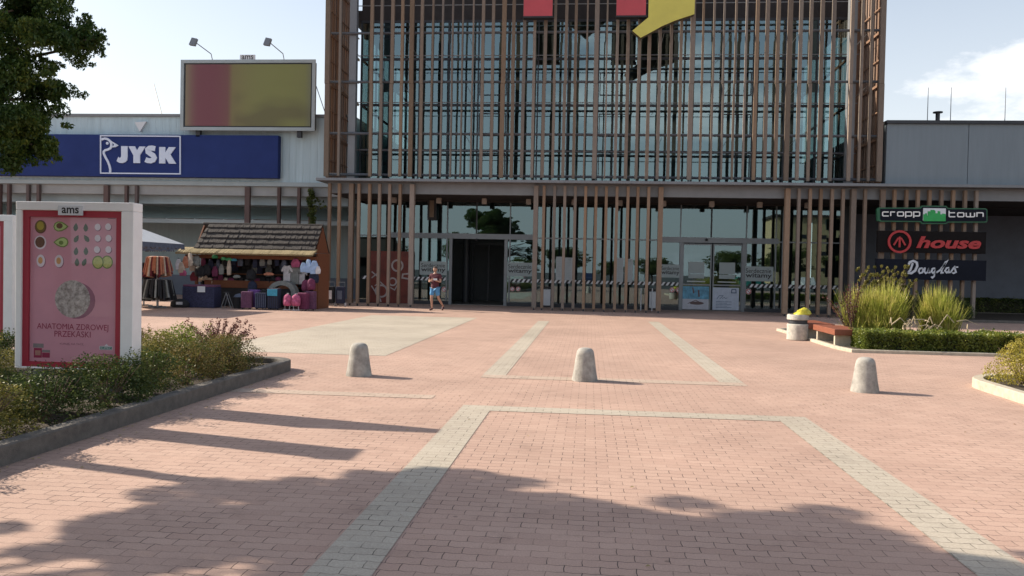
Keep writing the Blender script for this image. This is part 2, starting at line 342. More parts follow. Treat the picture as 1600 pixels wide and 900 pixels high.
M['yellow'] = mat('yellow_sign_face', (0.62, 0.55, 0.10), 0.4, 0.08, 1)
M['dark'] = mat('near_black', (0.018, 0.018, 0.022), 0.6, 0.2, 3)
M['darkblue'] = mat('dark_navy_panel', (0.008, 0.010, 0.018), 0.7, 0.15, 2, spec=0.15)
M['green'] = mat('green_sign_paint', (0.02, 0.34, 0.08), 0.5, 0.15, 4)
M['dgreen'] = mat('dark_green_trim', (0.015, 0.11, 0.05), 0.5, 0.15, 4)
M['silver'] = mat('silver_letter', (0.55, 0.58, 0.63), 0.4, 0.06, 3)
M['redlet'] = mat('red_letter', (0.42, 0.02, 0.025), 0.4, 0.1, 3)
M['adred'] = mat('dark_red_frame', (0.34, 0.018, 0.04), 0.45, 0.06, 3)
M['bwood'] = mat('bench_wood', (0.20, 0.06, 0.03), 0.55, 0.25, 6, 0.15, 50, stretch=(6, 0.6, 6))
M['shingle'] = mat('dark_shingle', (0.040, 0.033, 0.030), 0.85, 0.35, 14, 0.4, 60)
M['kwood'] = mat('kiosk_orange_wood', (0.17, 0.058, 0.024), 0.7, 0.2, 7, 0.1, 50, stretch=(1, 1, 5))
M['reed'] = mat('yellow_reed', (0.30, 0.235, 0.125), 0.85, 0.3, 25, 0.6, 60, stretch=(4, 1, 1))
M['bark'] = mat('bark', (0.10, 0.075, 0.055), 0.95, 0.3, 12, 0.9, 30, stretch=(3, 3, 0.7))
M['twig'] = mat('twig', (0.16, 0.11, 0.08), 0.9, 0.3, 12)
# ------------------------------------------------------------------ the setting: ground
def struct(name, mb, m, **k): return tag(mb.build(name, m, **k), kind='structure')
def sheet(name, rects, z, m, label=None):
    mb = MB()
    for x0, x1, y0, y1 in rects: mb.add([(x0, y0, z), (x1, y0, z), (x1, y1, z), (x0, y1, z)], [(0, 1, 2, 3)])
    return struct(name, mb, m)
sheet('ground', [(-600, 600, -600, 900)], -0.02, M['asphalt'])
sheet('plaza', [(-60, 60, -14, 60)], 0.0, M['pave'])
sheet('paving_band', [(-1.48, -1.12, -4, 9.62), (2.19, 2.55, -4, 9.62), (-1.48, 2.55, 9.62, 9.97)], 0.004, M['pale'])
sheet('paving_band', [(-1.62, -1.26, 12.92, 27.2), (2.02, 2.38, 12.92, 28.4)], 0.004, M['pale'])
sheet('paving_band', [(-1.62, 2.38, 12.56, 12.92), (-4.6, -1.95, 10.35, 10.66)], 0.004, M['pale_worn'])
sheet('paving_band', [(-7.4, -3.75, 15.2, 28.0)], 0.004, M['pale'])
# car park behind the camera (mirrored in the glazing)
sheet('car_park', [(-60, 60, -60, -14.02)], -0.012, M['asphalt'])
# left planting bed: kerb with a rounded far corner
def kerb_loop(name, pts, wd, h, m, soil=None, zs=0.08):
    mb = MB(); n = len(pts)
    cx = sum(p[0] for p in pts) / n; cy = sum(p[1] for p in pts) / n
    inn = []
    for i in range(n):
        p = Vector(pts[i]); a = Vector(pts[i - 1]); b = Vector(pts[(i + 1) % n])
        d1 = (p - a).normalized(); d2 = (b - p).normalized(); q = Vector((-d1.y - d2.y, d1.x + d2.x)).normalized()
        k = wd / max(q.dot(Vector((-d1.y, d1.x))), 0.5); inn.append(p + q * k)
    vs = []
    for i in range(n):
        p = Vector(pts[i]); q = inn[i]; e = (q - p).normalized() * 0.015
        vs += [(p.x, p.y, -0.01), (p.x, p.y, h - 0.015), (p.x + e.x, p.y + e.y, h), (q.x - e.x, q.y - e.y, h), (q.x, q.y, h - 0.015), (q.x, q.y, -0.01)]
    fs = []
    for i in range(n):
        a = 6 * i; b = 6 * ((i + 1) % n)
        for j in range(5): fs.append((a + j, b + j, b + j + 1, a + j + 1))
    mb.add(vs, fs); struct(name, mb, m)
    s2 = MB(); s2.add([(q.x, q.y, zs) for q in inn], [tuple(range(n))]); struct('soil', s2, M['soil'])
def arc(cx, cy, r, a0, a1, n=7): return [(cx + r * math.cos(math.radians(a0 + (a1 - a0) * i / n)), cy + r * math.sin(math.radians(a0 + (a1 - a0) * i / n))) for i in range(n + 1)]
kerb_loop('kerb', [(-16, -3), (-4.62, -3)] + arc(-5.12, 12.55, 0.5, 0, 90) + [(-16, 13.05)], 0.16, 0.17, M['kerb'])
kerb_loop('kerb', [(5.62, 25.5), (5.62, 19.6)] + [(5.75, 18.75)] + [(30, 18.75), (30, 26.3), (6.4, 26.3)], 0.12, 0.07, M['kerb_pale'], zs=0.05)
kerb_loop('kerb', [(30, 4.0), (30, 14.2)] + arc(7.05, 13.0, 1.2, 90, 180, 9) + [(5.78, 11.0), (6.6, 9.0), (9.5, 4.0)], 0.16, 0.14, M['kerb_pale'], zs=0.09)
kerb_loop('kerb', [(11.7, 33.4), (30, 33.4), (30, 41.5), (11.7, 41.5)], 0.12, 0.10, M['kerb'], zs=0.06)
# ------------------------------------------------------------------ entrance building
YS, YG = 34.5, 37.9                     # plane of the timber screen, plane of the glazing
TX0, TX1, TZ = -11.27, 11.55, 15.2
bld = thing('entrance_building', 'tall glass entrance hall of the shopping centre behind a screen of upright timber slats', 'building', (0, YS, 0))
O = (0, YS, 0)
rnd = random.Random(4)
# upper screen: slats one by one
slx = []
slx += [at(511, 140, YS)[0], at(530, 140, YS)[0]]
x = at(579.7, 140, YS)[0]
while x < at(1316, 140, YS)[0]: slx.append(x); x += 0.4285
slx += [at(1330, 140, YS)[0], at(1346, 140, YS)[0], at(1361, 140, YS)[0], at(1378, 140, YS)[0]]
thin = [(-6.9, -4.9), (-0.7, 0.9), (3.9, 6.3)]
for i, x in enumerate(slx):
    wd = 0.122 + rnd.uniform(-0.012, 0.018); dp = 0.14
    if any(a < x < b for a, b in thin): wd *= 0.55
    if i % 9 == 6: wd = 0.18
    if i in (1, len(slx) - 2, len(slx) - 3): wd = 0.09
    if i in (0, len(slx) - 1): wd = 0.2
    mb = MB(O)
    j = rnd.uniform(-0.025, 0.025); j2 = rnd.uniform(-0.02, 0.02); zb = 5.47 + rnd.uniform(0, 0.03)
    mb.box(x - wd / 2, x + wd / 2, YS, YS + dp, zb, 9.375)
    mb.box(x - wd / 2 + j, x + wd / 2 + j, YS + 0.004, YS + dp + 0.004 , 9.385, 12.9)
    mb.box(x - wd / 2 + j2, x + wd / 2 + j2, YS, YS + dp, 12.91, TZ)
    mb.build('timber_slat', M['slat'], bld)
# side screens, seen from inside
for sx in (TX0 - 0.02, TX1 + 0.02):
    k = 0
    y = YS + 0.42
    while y < 38.9:
        mb = MB(O); wd = 0.16
        mb.box(sx - 0.08, sx + 0.08, y, y + wd, 5.47, TZ); mb.build('timber_slat', M['slat_side'], bld); y += 0.31; k += 1
for sx in (TX0, TX1):
    inn = MB(O); s = 1 if sx < 0 else -1
    for z in (7.21, 9.37, 11.49, 13.6):
        inn.box(min(sx + s * 0.10, sx + s * 0.17), max(sx + s * 0.10, sx + s * 0.17), YS + 0.2, 39.0, z - 0.05, z + 0.05)
    for z in (6.2, 8.3, 10.4, 12.5):
        inn.box(min(sx + s * 0.10, sx + s * 0.14), max(sx + s * 0.10, sx + s * 0.14), YS + 0.2, 39.0, z - 0.025, z + 0.025)
    for yy in (35.6, 37.4):
        inn.box(sx + s * 0.2 - 0.04, sx + s * 0.2 + 0.04, yy - 0.04, yy + 0.04, 5.45, TZ)
    inn.build('side_screen_frame', M['slat_side'], bld)
# rails that carry the slats, and thin rods behind them
mb = MB(O)
for z in (5.58, 7.32, 9.5, 11.55, 13.65): mb.tube((TX0, YS + 0.24, z), (TX1, YS + 0.24, z), 0.055, n=8)
mb.build('screen_rail', mat('rail_grey', (0.075, 0.085, 0.10), 0.5), bld)
mb = MB(O)
for z in (6.85, 8.95, 11.0, 13.2): mb.tube((TX0 + 0.5, 36.3, z), (TX1 - 0.5, 36.3, z), 0.02, n=6)
for x in np.linspace(TX0 + 0.6, TX1 - 0.6, 9):
    for z in (7.21, 9.33, 11.49): mb.tube((x, YS + 0.25, z), (x, YG - 0.02, z - 0.25), 0.010, n=5)
mb.build('tie_rod', M['steel'], bld)
for x in (at(550, 140, YS + .3)[0], at(1331, 140, YS + .3)[0]):
    mb = MB(O); mb.box(x - 0.15, x + 0.15, YS + 0.31, YS + 0.6, 5.4, TZ); mb.build('corner_column', M['steel'], bld)
# curtain wall: glass, mullions
GX0, GX1 = -10.7, 11.15
mb = MB(O)
mb.add([(GX0, YG, 5.45), (GX1, YG, 5.45), (GX1, YG, 13.0), (GX0, YG, 13.0)], [(0, 1, 2, 3)])
mb.build('front_glazing', M['glass'], bld)
mb = MB(O)
for gx in (GX0, GX1): mb.add([(gx, YG, 5.45), (gx, 50, 5.45), (gx, 50, 13.0), (gx, YG, 13.0)], [(0, 1, 2, 3)])
mb.build('side_glazing', M['glass'], bld)
mb = MB(O)
mx_ = np.linspace(GX0, GX1, 17)
for x in mx_: mb.box(x - 0.03, x + 0.03, YG - 0.05, YG + 0.13, 5.45, 13.0)
for z in (5.48, 7.08, 9.15, 11.25, 12.97): mb.box(GX0, GX1, YG - 0.035, YG + 0.11, z - 0.055, z + 0.055)
for gx in (GX0, GX1):
    for y in np.linspace(YG + 1.3, 50, 9): mb.box(gx - 0.05, gx + 0.05, y - 0.03, y + 0.03, 5.45, 13.0)
    for z in (7.08, 9.15, 11.25): mb.box(gx - 0.035, gx + 0.035, YG, 50, z - 0.05, z + 0.05)
for a, b in ((4, 5), (8, 9), (12, 13)):            # opening lights inside some bays
    for z in (5.95, 7.75, 9.6):
        x0, x1 = mx_[a] + 0.08, mx_[b] - 0.08
        mb.box(x0, x1, YG - 0.055, YG - 0.04, z, z + 0.035); mb.box(x0, x1, YG - 0.055, YG - 0.04, z + 1.0, z + 1.035)
        for q in (x0, (x0 + x1) / 2, x1): mb.box(q - 0.018, q + 0.018, YG - 0.057, YG - 0.042, z, z + 1.035)
mb.build('mullion_grid', M['dsteel'], bld)
# roof, fascia, interior of the hall
mb = MB(O)
mb.box(TX0 + 0.1, TX1 - 0.1, YG + 0.02, 50.2, 13.0, 13.5); mb.box(GX0, GX1, YG - 0.03, YG + 0.01, 13.03, TZ)
mb.box(GX0, GX1, YG + 0.3, YG + 0.6, 12.3, 12.99)
mb.build('roof_slab', M['black'], bld)
mb = MB(O)
mb.box(-11.1, 11.4, 50.0, 50.3, 0, 13.0); mb.box(-10.6, 11.0, YG + 0.25, 49.9, 4.95, 5.25)
mb.box(-10.68, 11.1, 43.2, 43.4, 0, 4.94); mb.box(-10.85, -10.7, YG + 0.1, 49.9, 0, 5.4); mb.box(11.12, 11.17, YG + 0.1, 43.1, 0, 5.4)
mb.build('inner_wall', M['inner'], bld)
mb = MB(O)
for x in (-6.0, -0.6, 4.8, 9.6):
    mb.tube((x, 41.0, 5.25), (x, 41.0, 13.0), 0.2, n=16); mb.tube((x, 40.4, 0), (x, 40.4, 4.95), 0.18, n=16)
mb.box(GX0, GX1, 41.6, 41.9, 10.6, 11.0)
mb.build('inner_column', M['dsteel'], bld, smooth=40)
mb = MB(O); mb.box(-10.9, 11.2, YG - 0.02, 50, 0.0, 0.03); mb.build('inner_floor', M['ifloor'], bld)
# ledge, beam, soffit
mb = MB(O); mb.box(-11.55, 32, 34.2, 37.9, 5.26, 5.375); mb.build('ledge', M['steel'], bld, bevel=0.01)
mb = MB(O); mb.box(-11.2, 32, 34.78, 35.05, 4.79, 5.26); mb.build('beam', M['steel'], bld)
mb = MB(O); mb.box(-11.2, 32, 35.06, YG - 0.01, 4.80, 4.86); mb.box(GX0, GX1, YG - 0.01, YG + 0.25, 4.72, 5.44); mb.build('soffit', M['black'], bld)
# posts below the ledge
big = {546.8, 641.8, 835.5, 1030.7, 1229.0, 1332.0}
pxs = [512.8, 528, 546.8, 558.8, 575.4, 591, 606.8, 623, 641.8, 835.5, 848, 864.5, 880.5, 896.8, 913, 929.3, 945.3, 961.9, 979.2, 994.7, 1011.5, 1030.7, 1229, 1246.5, 1264, 1280.7, 1298.3, 1315.4, 1332, 1350]
for p in pxs:
    x = at(p, 400, YS)[0]; wd = 0.19 if p in big else 0.115
    mb = MB(O); mb.box(x - wd / 2, x + wd / 2, YS, YS + (0.26 if p in big else 0.17), 0.10, 5.17); mb.build('timber_post', M['post'], bld)
    mb = MB(O); mb.box(x - 0.03, x + 0.03, YS + 0.04, YS + 0.12, 0, 0.10); mb.build('post_foot', M['dsteel'], bld)
# shopfront below: panes, frames, doors
mb = MB(O)
FR = (M['alu'], M['dsteel'])
D1L, D1R = at(704, 430, YG)[0], at(790, 430, YG)[0]          # the open doorway
D2L, D2R = at(1065, 430, YG)[0], at(1160, 430, YG)[0]
mb.add([(GX0, YG, 0.12), (D1L, YG, 0.12), (D1L, YG, 3.1), (GX0, YG, 3.1)], [(0, 1, 2, 3)])
mb.add([(D1R, YG, 0.12), (D2L, YG, 0.12), (D2L, YG, 3.1), (D1R, YG, 3.1)], [(0, 1, 2, 3)])
mb.add([(D2R, YG, 0.12), (GX1, YG, 0.12), (GX1, YG, 3.1), (D2R, YG, 3.1)], [(0, 1, 2, 3)])
mb.add([(GX0, YG, 3.1), (GX1, YG, 3.1), (GX1, YG, 4.72), (GX0, YG, 4.72)], [(0, 1, 2, 3)])
mb.build('shopfront_glazing', M['glass_low'], bld)
mb = MB(O)
mb.box(GX0, D1L, YG - 0.04, YG + 0.05, 0.0, 0.16, 1); mb.box(D1R, D2L, YG - 0.04, YG + 0.05, 0.0, 0.16, 1); mb.box(D2R, GX1, YG - 0.04, YG + 0.05, 0.0, 0.16, 1)
mb.box(GX0, GX1, YG - 0.03, YG + 0.04, 3.10, 3.16, 0)
for p in (560, 592, 607, 698, 796, 836, 864, 930, 995, 1028, 1062, 1165, 1211, 1222, 1262, 1315):
    x = at(p, 420, YG)[0]; mb.box(x - 0.03, x + 0.03, YG - 0.05, YG + 0.06, 0.16, 3.10, 0); mb.box(x - 0.025, x + 0.025, YG - 0.045, YG + 0.055, 3.16, 4.72, 0)
for p in (745, 1112):
    x = at(p, 340, YG)[0]; mb.box(x - 0.03, x + 0.03, YG - 0.05, YG + 0.06, 3.30, 4.72, 1)
for a, b in ((612, 836), (1033, 1216)):                # heavy door heads
    mb.box(at(a, 370, YG)[0], at(b, 370, YG)[0], YG - 0.12, YG - 0.055, 3.04, 3.28, 0)
mb.build('shopfront_frame', FR, bld)
mb = MB(O)                                            # dark full height fins seen behind the glass
for p in (633, 676, 858, 873, 905, 938, 952, 972, 1010, 1180, 1198, 1272, 1305):
    x = at(p, 400, YG + 0.5)[0]; mb.box(x - 0.06, x + 0.06, YG + 0.3, YG + 0.55, 0.1, 4.7)
mb.build('glass_fin', M['dark'], bld)
# hazard tape
for a, b in ((GX0, D1L - 0.1), (D1R + 0.1, D2L - 0.1), (D2R + 0.1, GX1)):
    mb = MB(O)
    x = a + 0.1; i = 0
    while x < b - 0.25:
        mb.flat([(x, 1.10), (x + 0.11, 1.10), (x + 0.21, 1.25), (x + 0.10, 1.25)], YG - 0.006, 0)
        mb.flat([(x + 0.11, 1.10), (x + 0.21, 1.10), (x + 0.31, 1.25), (x + 0.21, 1.25)], YG - 0.006, 1); x += 0.21
    mb.build('safety_tape', (M['dark'], M['offwhite']), bld)
# sliding doors
def leaf(x0, x1, y, low=None):
    mb = MB(O); t = 0.055
    mb.box(x0, x0 + t, y, y + 0.05, 0.06, 3.0); mb.box(x1 - t, x1, y, y + 0.05, 0.06, 3.0)
    mb.box(x0 + t, x1 - t, y + 0.002, y + 0.048, 0.06, 0.20); mb.box(x0 + t, x1 - t, y + 0.002, y + 0.048, 2.94, 3.0); mb.box(x0 + t, x1 - t, y + 0.002, y + 0.048, 1.13, 1.20)
    d = mb.build('sliding_door', M['alu'], bld)
    g = MB(); g.add([(x0 + t, y + 0.025 - YS, 0.2), (x1 - t, y + 0.025 - YS, 0.2), (x1 - t, y + 0.025 - YS, 2.94), (x0 + t, y + 0.025 - YS, 2.94)], [(0, 1, 2, 3)])
    g.build('pane', M['glass_low'], d)
mid = (D2L + D2R) / 2
leaf(D2L + 0.02, mid - 0.03, YG - 0.03); leaf(mid + 0.03, D2R - 0.02, YG - 0.03)
leaf(D1L - 1.28, D1L - 0.02, YG + 0.08); leaf(D1R + 0.02, D1R + 1.28, YG + 0.08)
for x in (D1L, D1R, D2L - 0.03, D2R + 0.03):
    mb = MB(O); mb.box(x - 0.07, x + 0.07, YG - 0.09, YG + 0.07, 0, 3.04); mb.build('door_jamb', M['alu'], bld)
for p in (745, 1104):
    x, z = at(p, 375, YG - 0.15); mb = MB(O); mb.lathe([(0.03, 0), (0.06, 0.02), (0.06, 0.08), (0.03, 0.1)], (x, YG - 0.19, z - 0.04), 12); mb.build('door_sensor', M['dark'], bld, smooth=40)
# far doors of the lobby seen through the open doorway
mb = MB(O)
for x in (-5.9, -5.1, -4.3): mb.box(x - 0.035, x + 0.035, 42.0, 42.08, 0, 2.9)
mb.box(-6.6, -3.6, 42.0, 42.08, 2.9, 3.0)
mb.build('inner_door_frame', M['dsteel'], bld)
# soffit lamps
for k, (px, py) in enumerate([(616, 309), (686, 309), (757, 311), (826, 312), (897, 313), (969, 313), (1037, 314), (1112, 316), (1187, 317), (1262, 318)]):
    x, z = at(px, py, 36.4)
    t = thing('soffit_lamp', ['first', 'second', 'third', 'fourth', 'fifth', 'sixth', 'seventh', 'eighth', 'ninth', 'tenth'][k] + ' small pale square lamp from the left under the entrance ledge', 'lamp', (x, 36.4, 4.80), 0, 'square lamps under the entrance ledge')
    MB().box(-0.105, 0.105, -0.1, 0.1, -0.27, -0.03).build('lamp_body', mat('lamp_body_%d' % k, (0.34, 0.30, 0.27), 0.6), t, bevel=0.01) if k == 0 else None
    if k == 0: lamp0 = t; MB().box(-0.05, 0.05, -0.05, 0.05, -0.03, 0.0).build('lamp_bracket', M['dark'], t)
    else:
        for ch in lamp0.children: c = ch.copy(); C.objects.link(c); c.parent = t
# heater box near first door
x, z = at(674, 326, YG - 0.4)
t = thing('heater_box', 'tall narrow brown box with a dark surround high above the left door', 'heater', (x, YG - 0.3, z))
MB().box(-0.2, 0.2, 0, 0.22, -0.5, 0.42).build('case', M['dark'], t); MB().box(-0.1, 0.1, -0.02, -0.001, -0.38, 0.38).build('front_panel', M['slat'], t)
# ------------------------------------------------------------------ mall wings
rw = thing('mall_wing', 'flat blue grey panelled wing right of the entrance with a dark recessed ground floor', 'building', (11.7, 34.6, 0))
O2 = (11.7, 34.6, 0)
mb = MB(O2); mb.box(11.72, 14.84, 34.6, 60, 5.38, 7.80); mb.box(14.86, 32, 34.6, 60, 5.38, 7.80); mb.build('upper_wall', M['rwall'], rw, bevel=0.006)
mb = MB(O2); mb.box(11.68, 32.1, 34.5, 60, 7.80, 7.93); mb.build('roof_trim', M['dsteel'], rw)
mb = MB(O2); mb.box(11.45, 32, 43.0, 43.2, 0, 5.2); mb.build('lower_wall', M['rlow'], rw)
mb = MB(O2); mb.box(11.18, 11.45, YG, 43.2, 0, 5.2); mb.box(11.1, 11.6, YG - 0.02, YG + 0.5, 0, 4.79); mb.build('return_wall', M['dsteel'], rw)
mb = MB(O2); mb.box(11.45, 32, YG + 0.3, 43, 4.80, 4.9); mb.build('ceiling', M['black'], rw)
lw = thing('store_wing', 'pale ribbed store wing left of the entrance over a dark glazed canopy', 'building', (-12, 37.5, 0))
O3 = (-12, 37.5, 0)
mb = MB(O3); mb.box(-40, -10.9, 37.5, 60, 5.49, 8.50); mb.build('upper_wall', M['lwall'], lw)
mb = MB(O3); mb.box(-40, -10.95, 37.4, 60, 8.50, 8.62); mb.build('roof_trim', M['steel'], lw)
mb = MB(O3); mb.box(-40, -11.3, 37.4, 37.75, 5.30, 5.49); mb.build('ledge', M['lceil'], lw)
mb = MB(O3); mb.box(-40, -11.3, 37.55, 37.85, 4.86, 5.30); mb.build('beam', M['lbeam'], lw)
mb = MB(O3); mb.box(-40, -10.9, 42.0, 42.2, 0, 4.0, 0); mb.box(-40, -10.9, 42.0, 42.2, 4.0, 5.4, 1); mb.build('lower_wall', (M['llow'], M['lceil']), lw)  # upper strip of the wall paler: sky light put into its colour
mb = MB(O3); mb.add([(-40, 38.9, 3.85), (-10.9, 38.9, 3.85), (-10.9, 42.0, 4.62), (-40, 42.0, 4.62)], [(0, 1, 2, 3)]); mb.build('glazed_canopy', M['canopy'], lw)
mb = MB(O3); mb.box(-40, -11.3, 38.1, 38.2, 4.47, 4.9); mb.build('lit_wall_strip', mat('sky_lit_blue_grey', (0.30, 0.385, 0.43), 0.6, 0.1, 2), lw)  # added panel, its pale colour stands in for sky light on the rear wall
mb = MB(O3)
for x in np.arange(-39.5, -11, 1.45): mb.add([(x, 38.95, 3.77), (x + 0.06, 38.95, 3.77), (x + 0.06, 41.98, 4.52), (x, 41.98, 4.52), (x, 38.95, 3.84), (x + 0.06, 38.95, 3.84), (x + 0.06, 41.98, 4.59), (x, 41.98, 4.59)],
    [(0, 3, 2, 1), (4, 5, 6, 7), (0, 1, 5, 4), (1, 2, 6, 5), (2, 3, 7, 6), (3, 0, 4, 7)])
mb.build('canopy_rafter', M['white'], lw)
mb = MB(O3); mb.box(-40, -10.9, 38.75, 38.9, 3.60, 3.80); mb.build('gutter', M['lceil'], lw)
mb = MB(O3); mb.box(-40, -10.9, 41.95, 41.99, 0.0, 1.05); mb.build('plinth', M['rlow'], lw)
for k, p in enumerate([1.5, 16, 46, 62, 168, 199, 215, 388, 437, 468, 486]):
    x = at(p, 310, 37.5)[0]; wd = 0.23 if p in (168, 388) else 0.13
    mb = MB(O3); mb.box(x - wd / 2, x + wd / 2, 37.35, 37.53, 0.0, 5.25); mb.build('timber_post', M['dpost'], lw)
mb = MB(O3)                                            # roof railing
for x in np.arange(-26, -17.3, 0.75): mb.tube((x, 39, 8.62), (x, 39, 8.86), 0.015, n=5)
for z in (8.72, 8.86): mb.tube((-26, 39, z), (-17.3, 39, z), 0.012, n=5)
mb.box(-19.9, -17.2, 39.3, 39.5, 8.62, 8.95)
mb.build('roof_railing', M['steel'], lw)
mb = MB(O3); (ax, az), (bx, bz), (cx, cz) = at(211, 191, 37.4), at(229, 190, 37.4), at(219, 206, 37.4)
mb.prism([(ax, az), (bx, bz), (cx, cz)], 37.36, 37.49); mb.build('wall_marker', M['offwhite'], lw)
mb = MB(O3); mb.path([(-20.6, 38.5, 8.6), (-21.9, 40, 10.6)], 0.02); mb.path([(-12.3, 37.8, 8.6), (-13.0, 37.7, 10.6)], 0.02); mb.build('stay_cable', M['dsteel'], lw)
# roof things on the right
vx, vz = at(1465, 188, 38)
t = thing('vent_pipe', 'short dark roof vent pipe with a flat cap on the right wing', 'vent', (vx, 38, 7.93))
MB().tube((0, 0, 0), (0, 0, 0.95), 0.09, n=12).build('pipe', M['dsteel'], t); MB().tube((0, 0, 0.951), (0, 0, 1.0), 0.2, n=12).build('cap', M['dsteel'], t)
for k, p in enumerate((1449, 1485, 1570)):
    x = at(p, 188, 40)[0]
    o = MB().path([(0, 0, 0), (0, 0, 2.5)], [0.022, 0.012], n=6).build('lightning_rod', M['steel'], loc=(x, 40, 7.93))
    tag(o, ['thin lightning rod left of the roof vent pipe', 'thin lightning rod just right of the roof vent pipe', 'thin lightning rod on the roof nearest the right edge'][k], 'rod', 'lightning rods on the right roof')
# ------------------------------------------------------------------ signs
# big store board on the left
SY = 37.1
def S8(p, q): return at(140 + p / 10.0, 200 + q / 10.0, SY)     # coordinates measured on a tenfold enlargement
x0, zt = at(60, 209, SY); x1, zb = at(434, 278.5, SY); zt2 = at(434, 211.5, SY)[1]
sg = thing('store_sign', 'long blue board with the pale bird head emblem and the letters JYSK', 'sign', ((x0 + x1) / 2, SY, zb))
OS = ((x0 + x1) / 2, SY, zb)
mb = MB(OS); mb.box(-31.0, x1, SY, SY + 0.35, zb, zt2); mb.build('board', M['blue'], sg, bevel=0.02)
mb = MB(OS); y0, y1 = SY - 0.05, SY - 0.001
mb.stroke([S8(179, 122), S8(1421, 132), S8(1421, 718), S8(179, 706)], 0.055, y0, y1, closed=True)
mb.build('border', M['ltblue'], sg)
mb = MB(OS)
mb.stroke([S8(192, 185), S8(215, 172), S8(250, 166), S8(290, 176), S8(325, 205), S8(347, 245), S8(347, 285), S8(330, 318), S8(295, 338), S8(250, 350), S8(228, 370), S8(228, 400), S8(250, 450), S8(290, 520), S8(318, 590), S8(330, 650), S8(328, 700)], 0.10, y0, y1)
mb.build('bird_neck', M['ltblue'], sg)
mb = MB(OS); mb.stroke([S8(325, 205), S8(380, 235), S8(445, 275), S8(415, 292), S8(352, 296)], 0.065, y0 - 0.012, y1 - 0.052); mb.prism([S8(i, j) for i, j in ((395, 252), (455, 278), (425, 296), (385, 284))], y0 - 0.02, y1 - 0.054); mb.build('bird_beak', M['ltblue'], sg)
mb = MB(OS); ex, ez = S8(283, 240); mb.prism([(ex + 0.065 * math.cos(a), ez + 0.065 * math.sin(a)) for a in np.linspace(0, 2 * PI, 14, endpoint=False)], y0, y1); mb.build('bird_eye', M['ltblue'], sg)
J = [(500, 285), (600, 285), (600, 450), (592, 505), (565, 535), (520, 550), (470, 545), (430, 520), (458, 450), (470, 470), (485, 468), (497, 455), (502, 440)]
Y_ = [(615, 287), (715, 288), (748, 350), (788, 290), (880, 292), (795, 425), (795, 550), (692, 548), (692, 430)]
K = [(1095, 298), (1190, 300), (1190, 385), (1245, 300), (1352, 302), (1270, 415), (1358, 560), (1245, 558), (1190, 460), (1190, 556), (1093, 554)]
Sx = [(1030, 325), (985, 315), (945, 318), (915, 340), (920, 375), (955, 402), (1000, 432), (1018, 468), (1000, 500), (960, 515), (915, 510), (880, 495)]
for P in (J, Y_, K):
    mb = MB(OS); mb.prism([S8(*q) for q in P], y0, y1); mb.build('letter', M['ltblue'], sg)
mb = MB(OS); mb.stroke([S8(*q) for q in Sx], 0.235, y0, y1); mb.build('letter', M['ltblue'], sg)
# billboard on the roof edge
BY = 37.0
bl = at(286, 93, BY); br_ = at(491, 96, BY); bb = at(489, 202, BY)
OB = ((bl[0] + br_[0]) / 2, BY, bb[1])
bil = thing('billboard', 'wide rooftop billboard with a blurred dark red and olive poster under two floodlights', 'billboard', OB)
X0, X1, Z0, Z1 = bl[0], br_[0], bb[1], br_[1]
mb = MB(OB); mb.box(X0, X1, BY, BY + 0.35, Z0, Z1); mb.build('case', M['dsteel'], bil)
mb = MB(OB); t_ = 0.07
mb.box(X0 - 0.08, X1 + 0.08, BY - 0.06, BY - 0.001, Z1 - t_, Z1 + 0.08); mb.box(X0 - 0.08, X1 + 0.08, BY - 0.06, BY - 0.001, Z0 - 0.08, Z0 + t_)
mb.box(X0 - 0.08, X0 + t_, BY - 0.06, BY - 0.001, Z0 + t_, Z1 - t_); mb.box(X1 - t_, X1 + 0.08, BY - 0.06, BY - 0.001, Z0 + t_, Z1 - t_); mb.build('frame', M['lceil'], bil)
pm = bpy.data.materials.new('blurred_poster'); pm.use_nodes = True
n = pm.node_tree.nodes; l = pm.node_tree.links; p = n['Principled BSDF']; p.inputs['Roughness'].default_value = 0.5
tcn = n.new('ShaderNodeTexCoord'); spn = n.new('ShaderNodeSeparateXYZ'); l.new(tcn.outputs['Generated'], spn.inputs[0])
r1 = n.new('ShaderNodeValToRGB'); e = r1.color_ramp.elements; r1.color_ramp.interpolation = 'B_SPLINE'
e[0].position = 0.0; e[0].color = (0.22, 0.19, 0.11, 1); e[1].position = 1.0; e[1].color = (0.15, 0.16, 0.10, 1)
for ps, cc in ((0.06, (0.17, 0.065, 0.07)), (0.12, (0.16, 0.045, 0.06)), (0.34, (0.16, 0.045, 0.06)), (0.38, (0.19, 0.17, 0.06)), (0.6, (0.19, 0.20, 0.06)), (0.95, (0.20, 0.21, 0.055))):
    q = e.new(ps); q.color = (*cc, 1)
l.new(spn.outputs[0], r1.inputs[0])
nz2 = n.new('ShaderNodeTexNoise'); nz2.inputs['Scale'].default_value = 2.6; nz2.inputs['Detail'].default_value = 1; l.new(tcn.outputs['Generated'], nz2.inputs['Vector'])
gz = n.new('ShaderNodeMath'); gz.operation = 'GREATER_THAN'; gz.inputs[1].default_value = 0.0
rr = n.new('ShaderNodeMapRange'); rr.inputs[1].default_value = 0.38; rr.inputs[2].default_value = 0.62; rr.inputs[3].default_value = 0.0; rr.inputs[4].default_value = 0.55; l.new(nz2.outputs[0], rr.inputs[0])
rz_ = n.new('ShaderNodeMapRange'); rz_.inputs[1].default_value = 0.75; rz_.inputs[2].default_value = 0.35; l.new(spn.outputs[2], rz_.inputs[0])
rx_ = n.new('ShaderNodeMapRange'); rx_.inputs[1].default_value = 0.36; rx_.inputs[2].default_value = 0.42; l.new(spn.outputs[0], rx_.inputs[0])
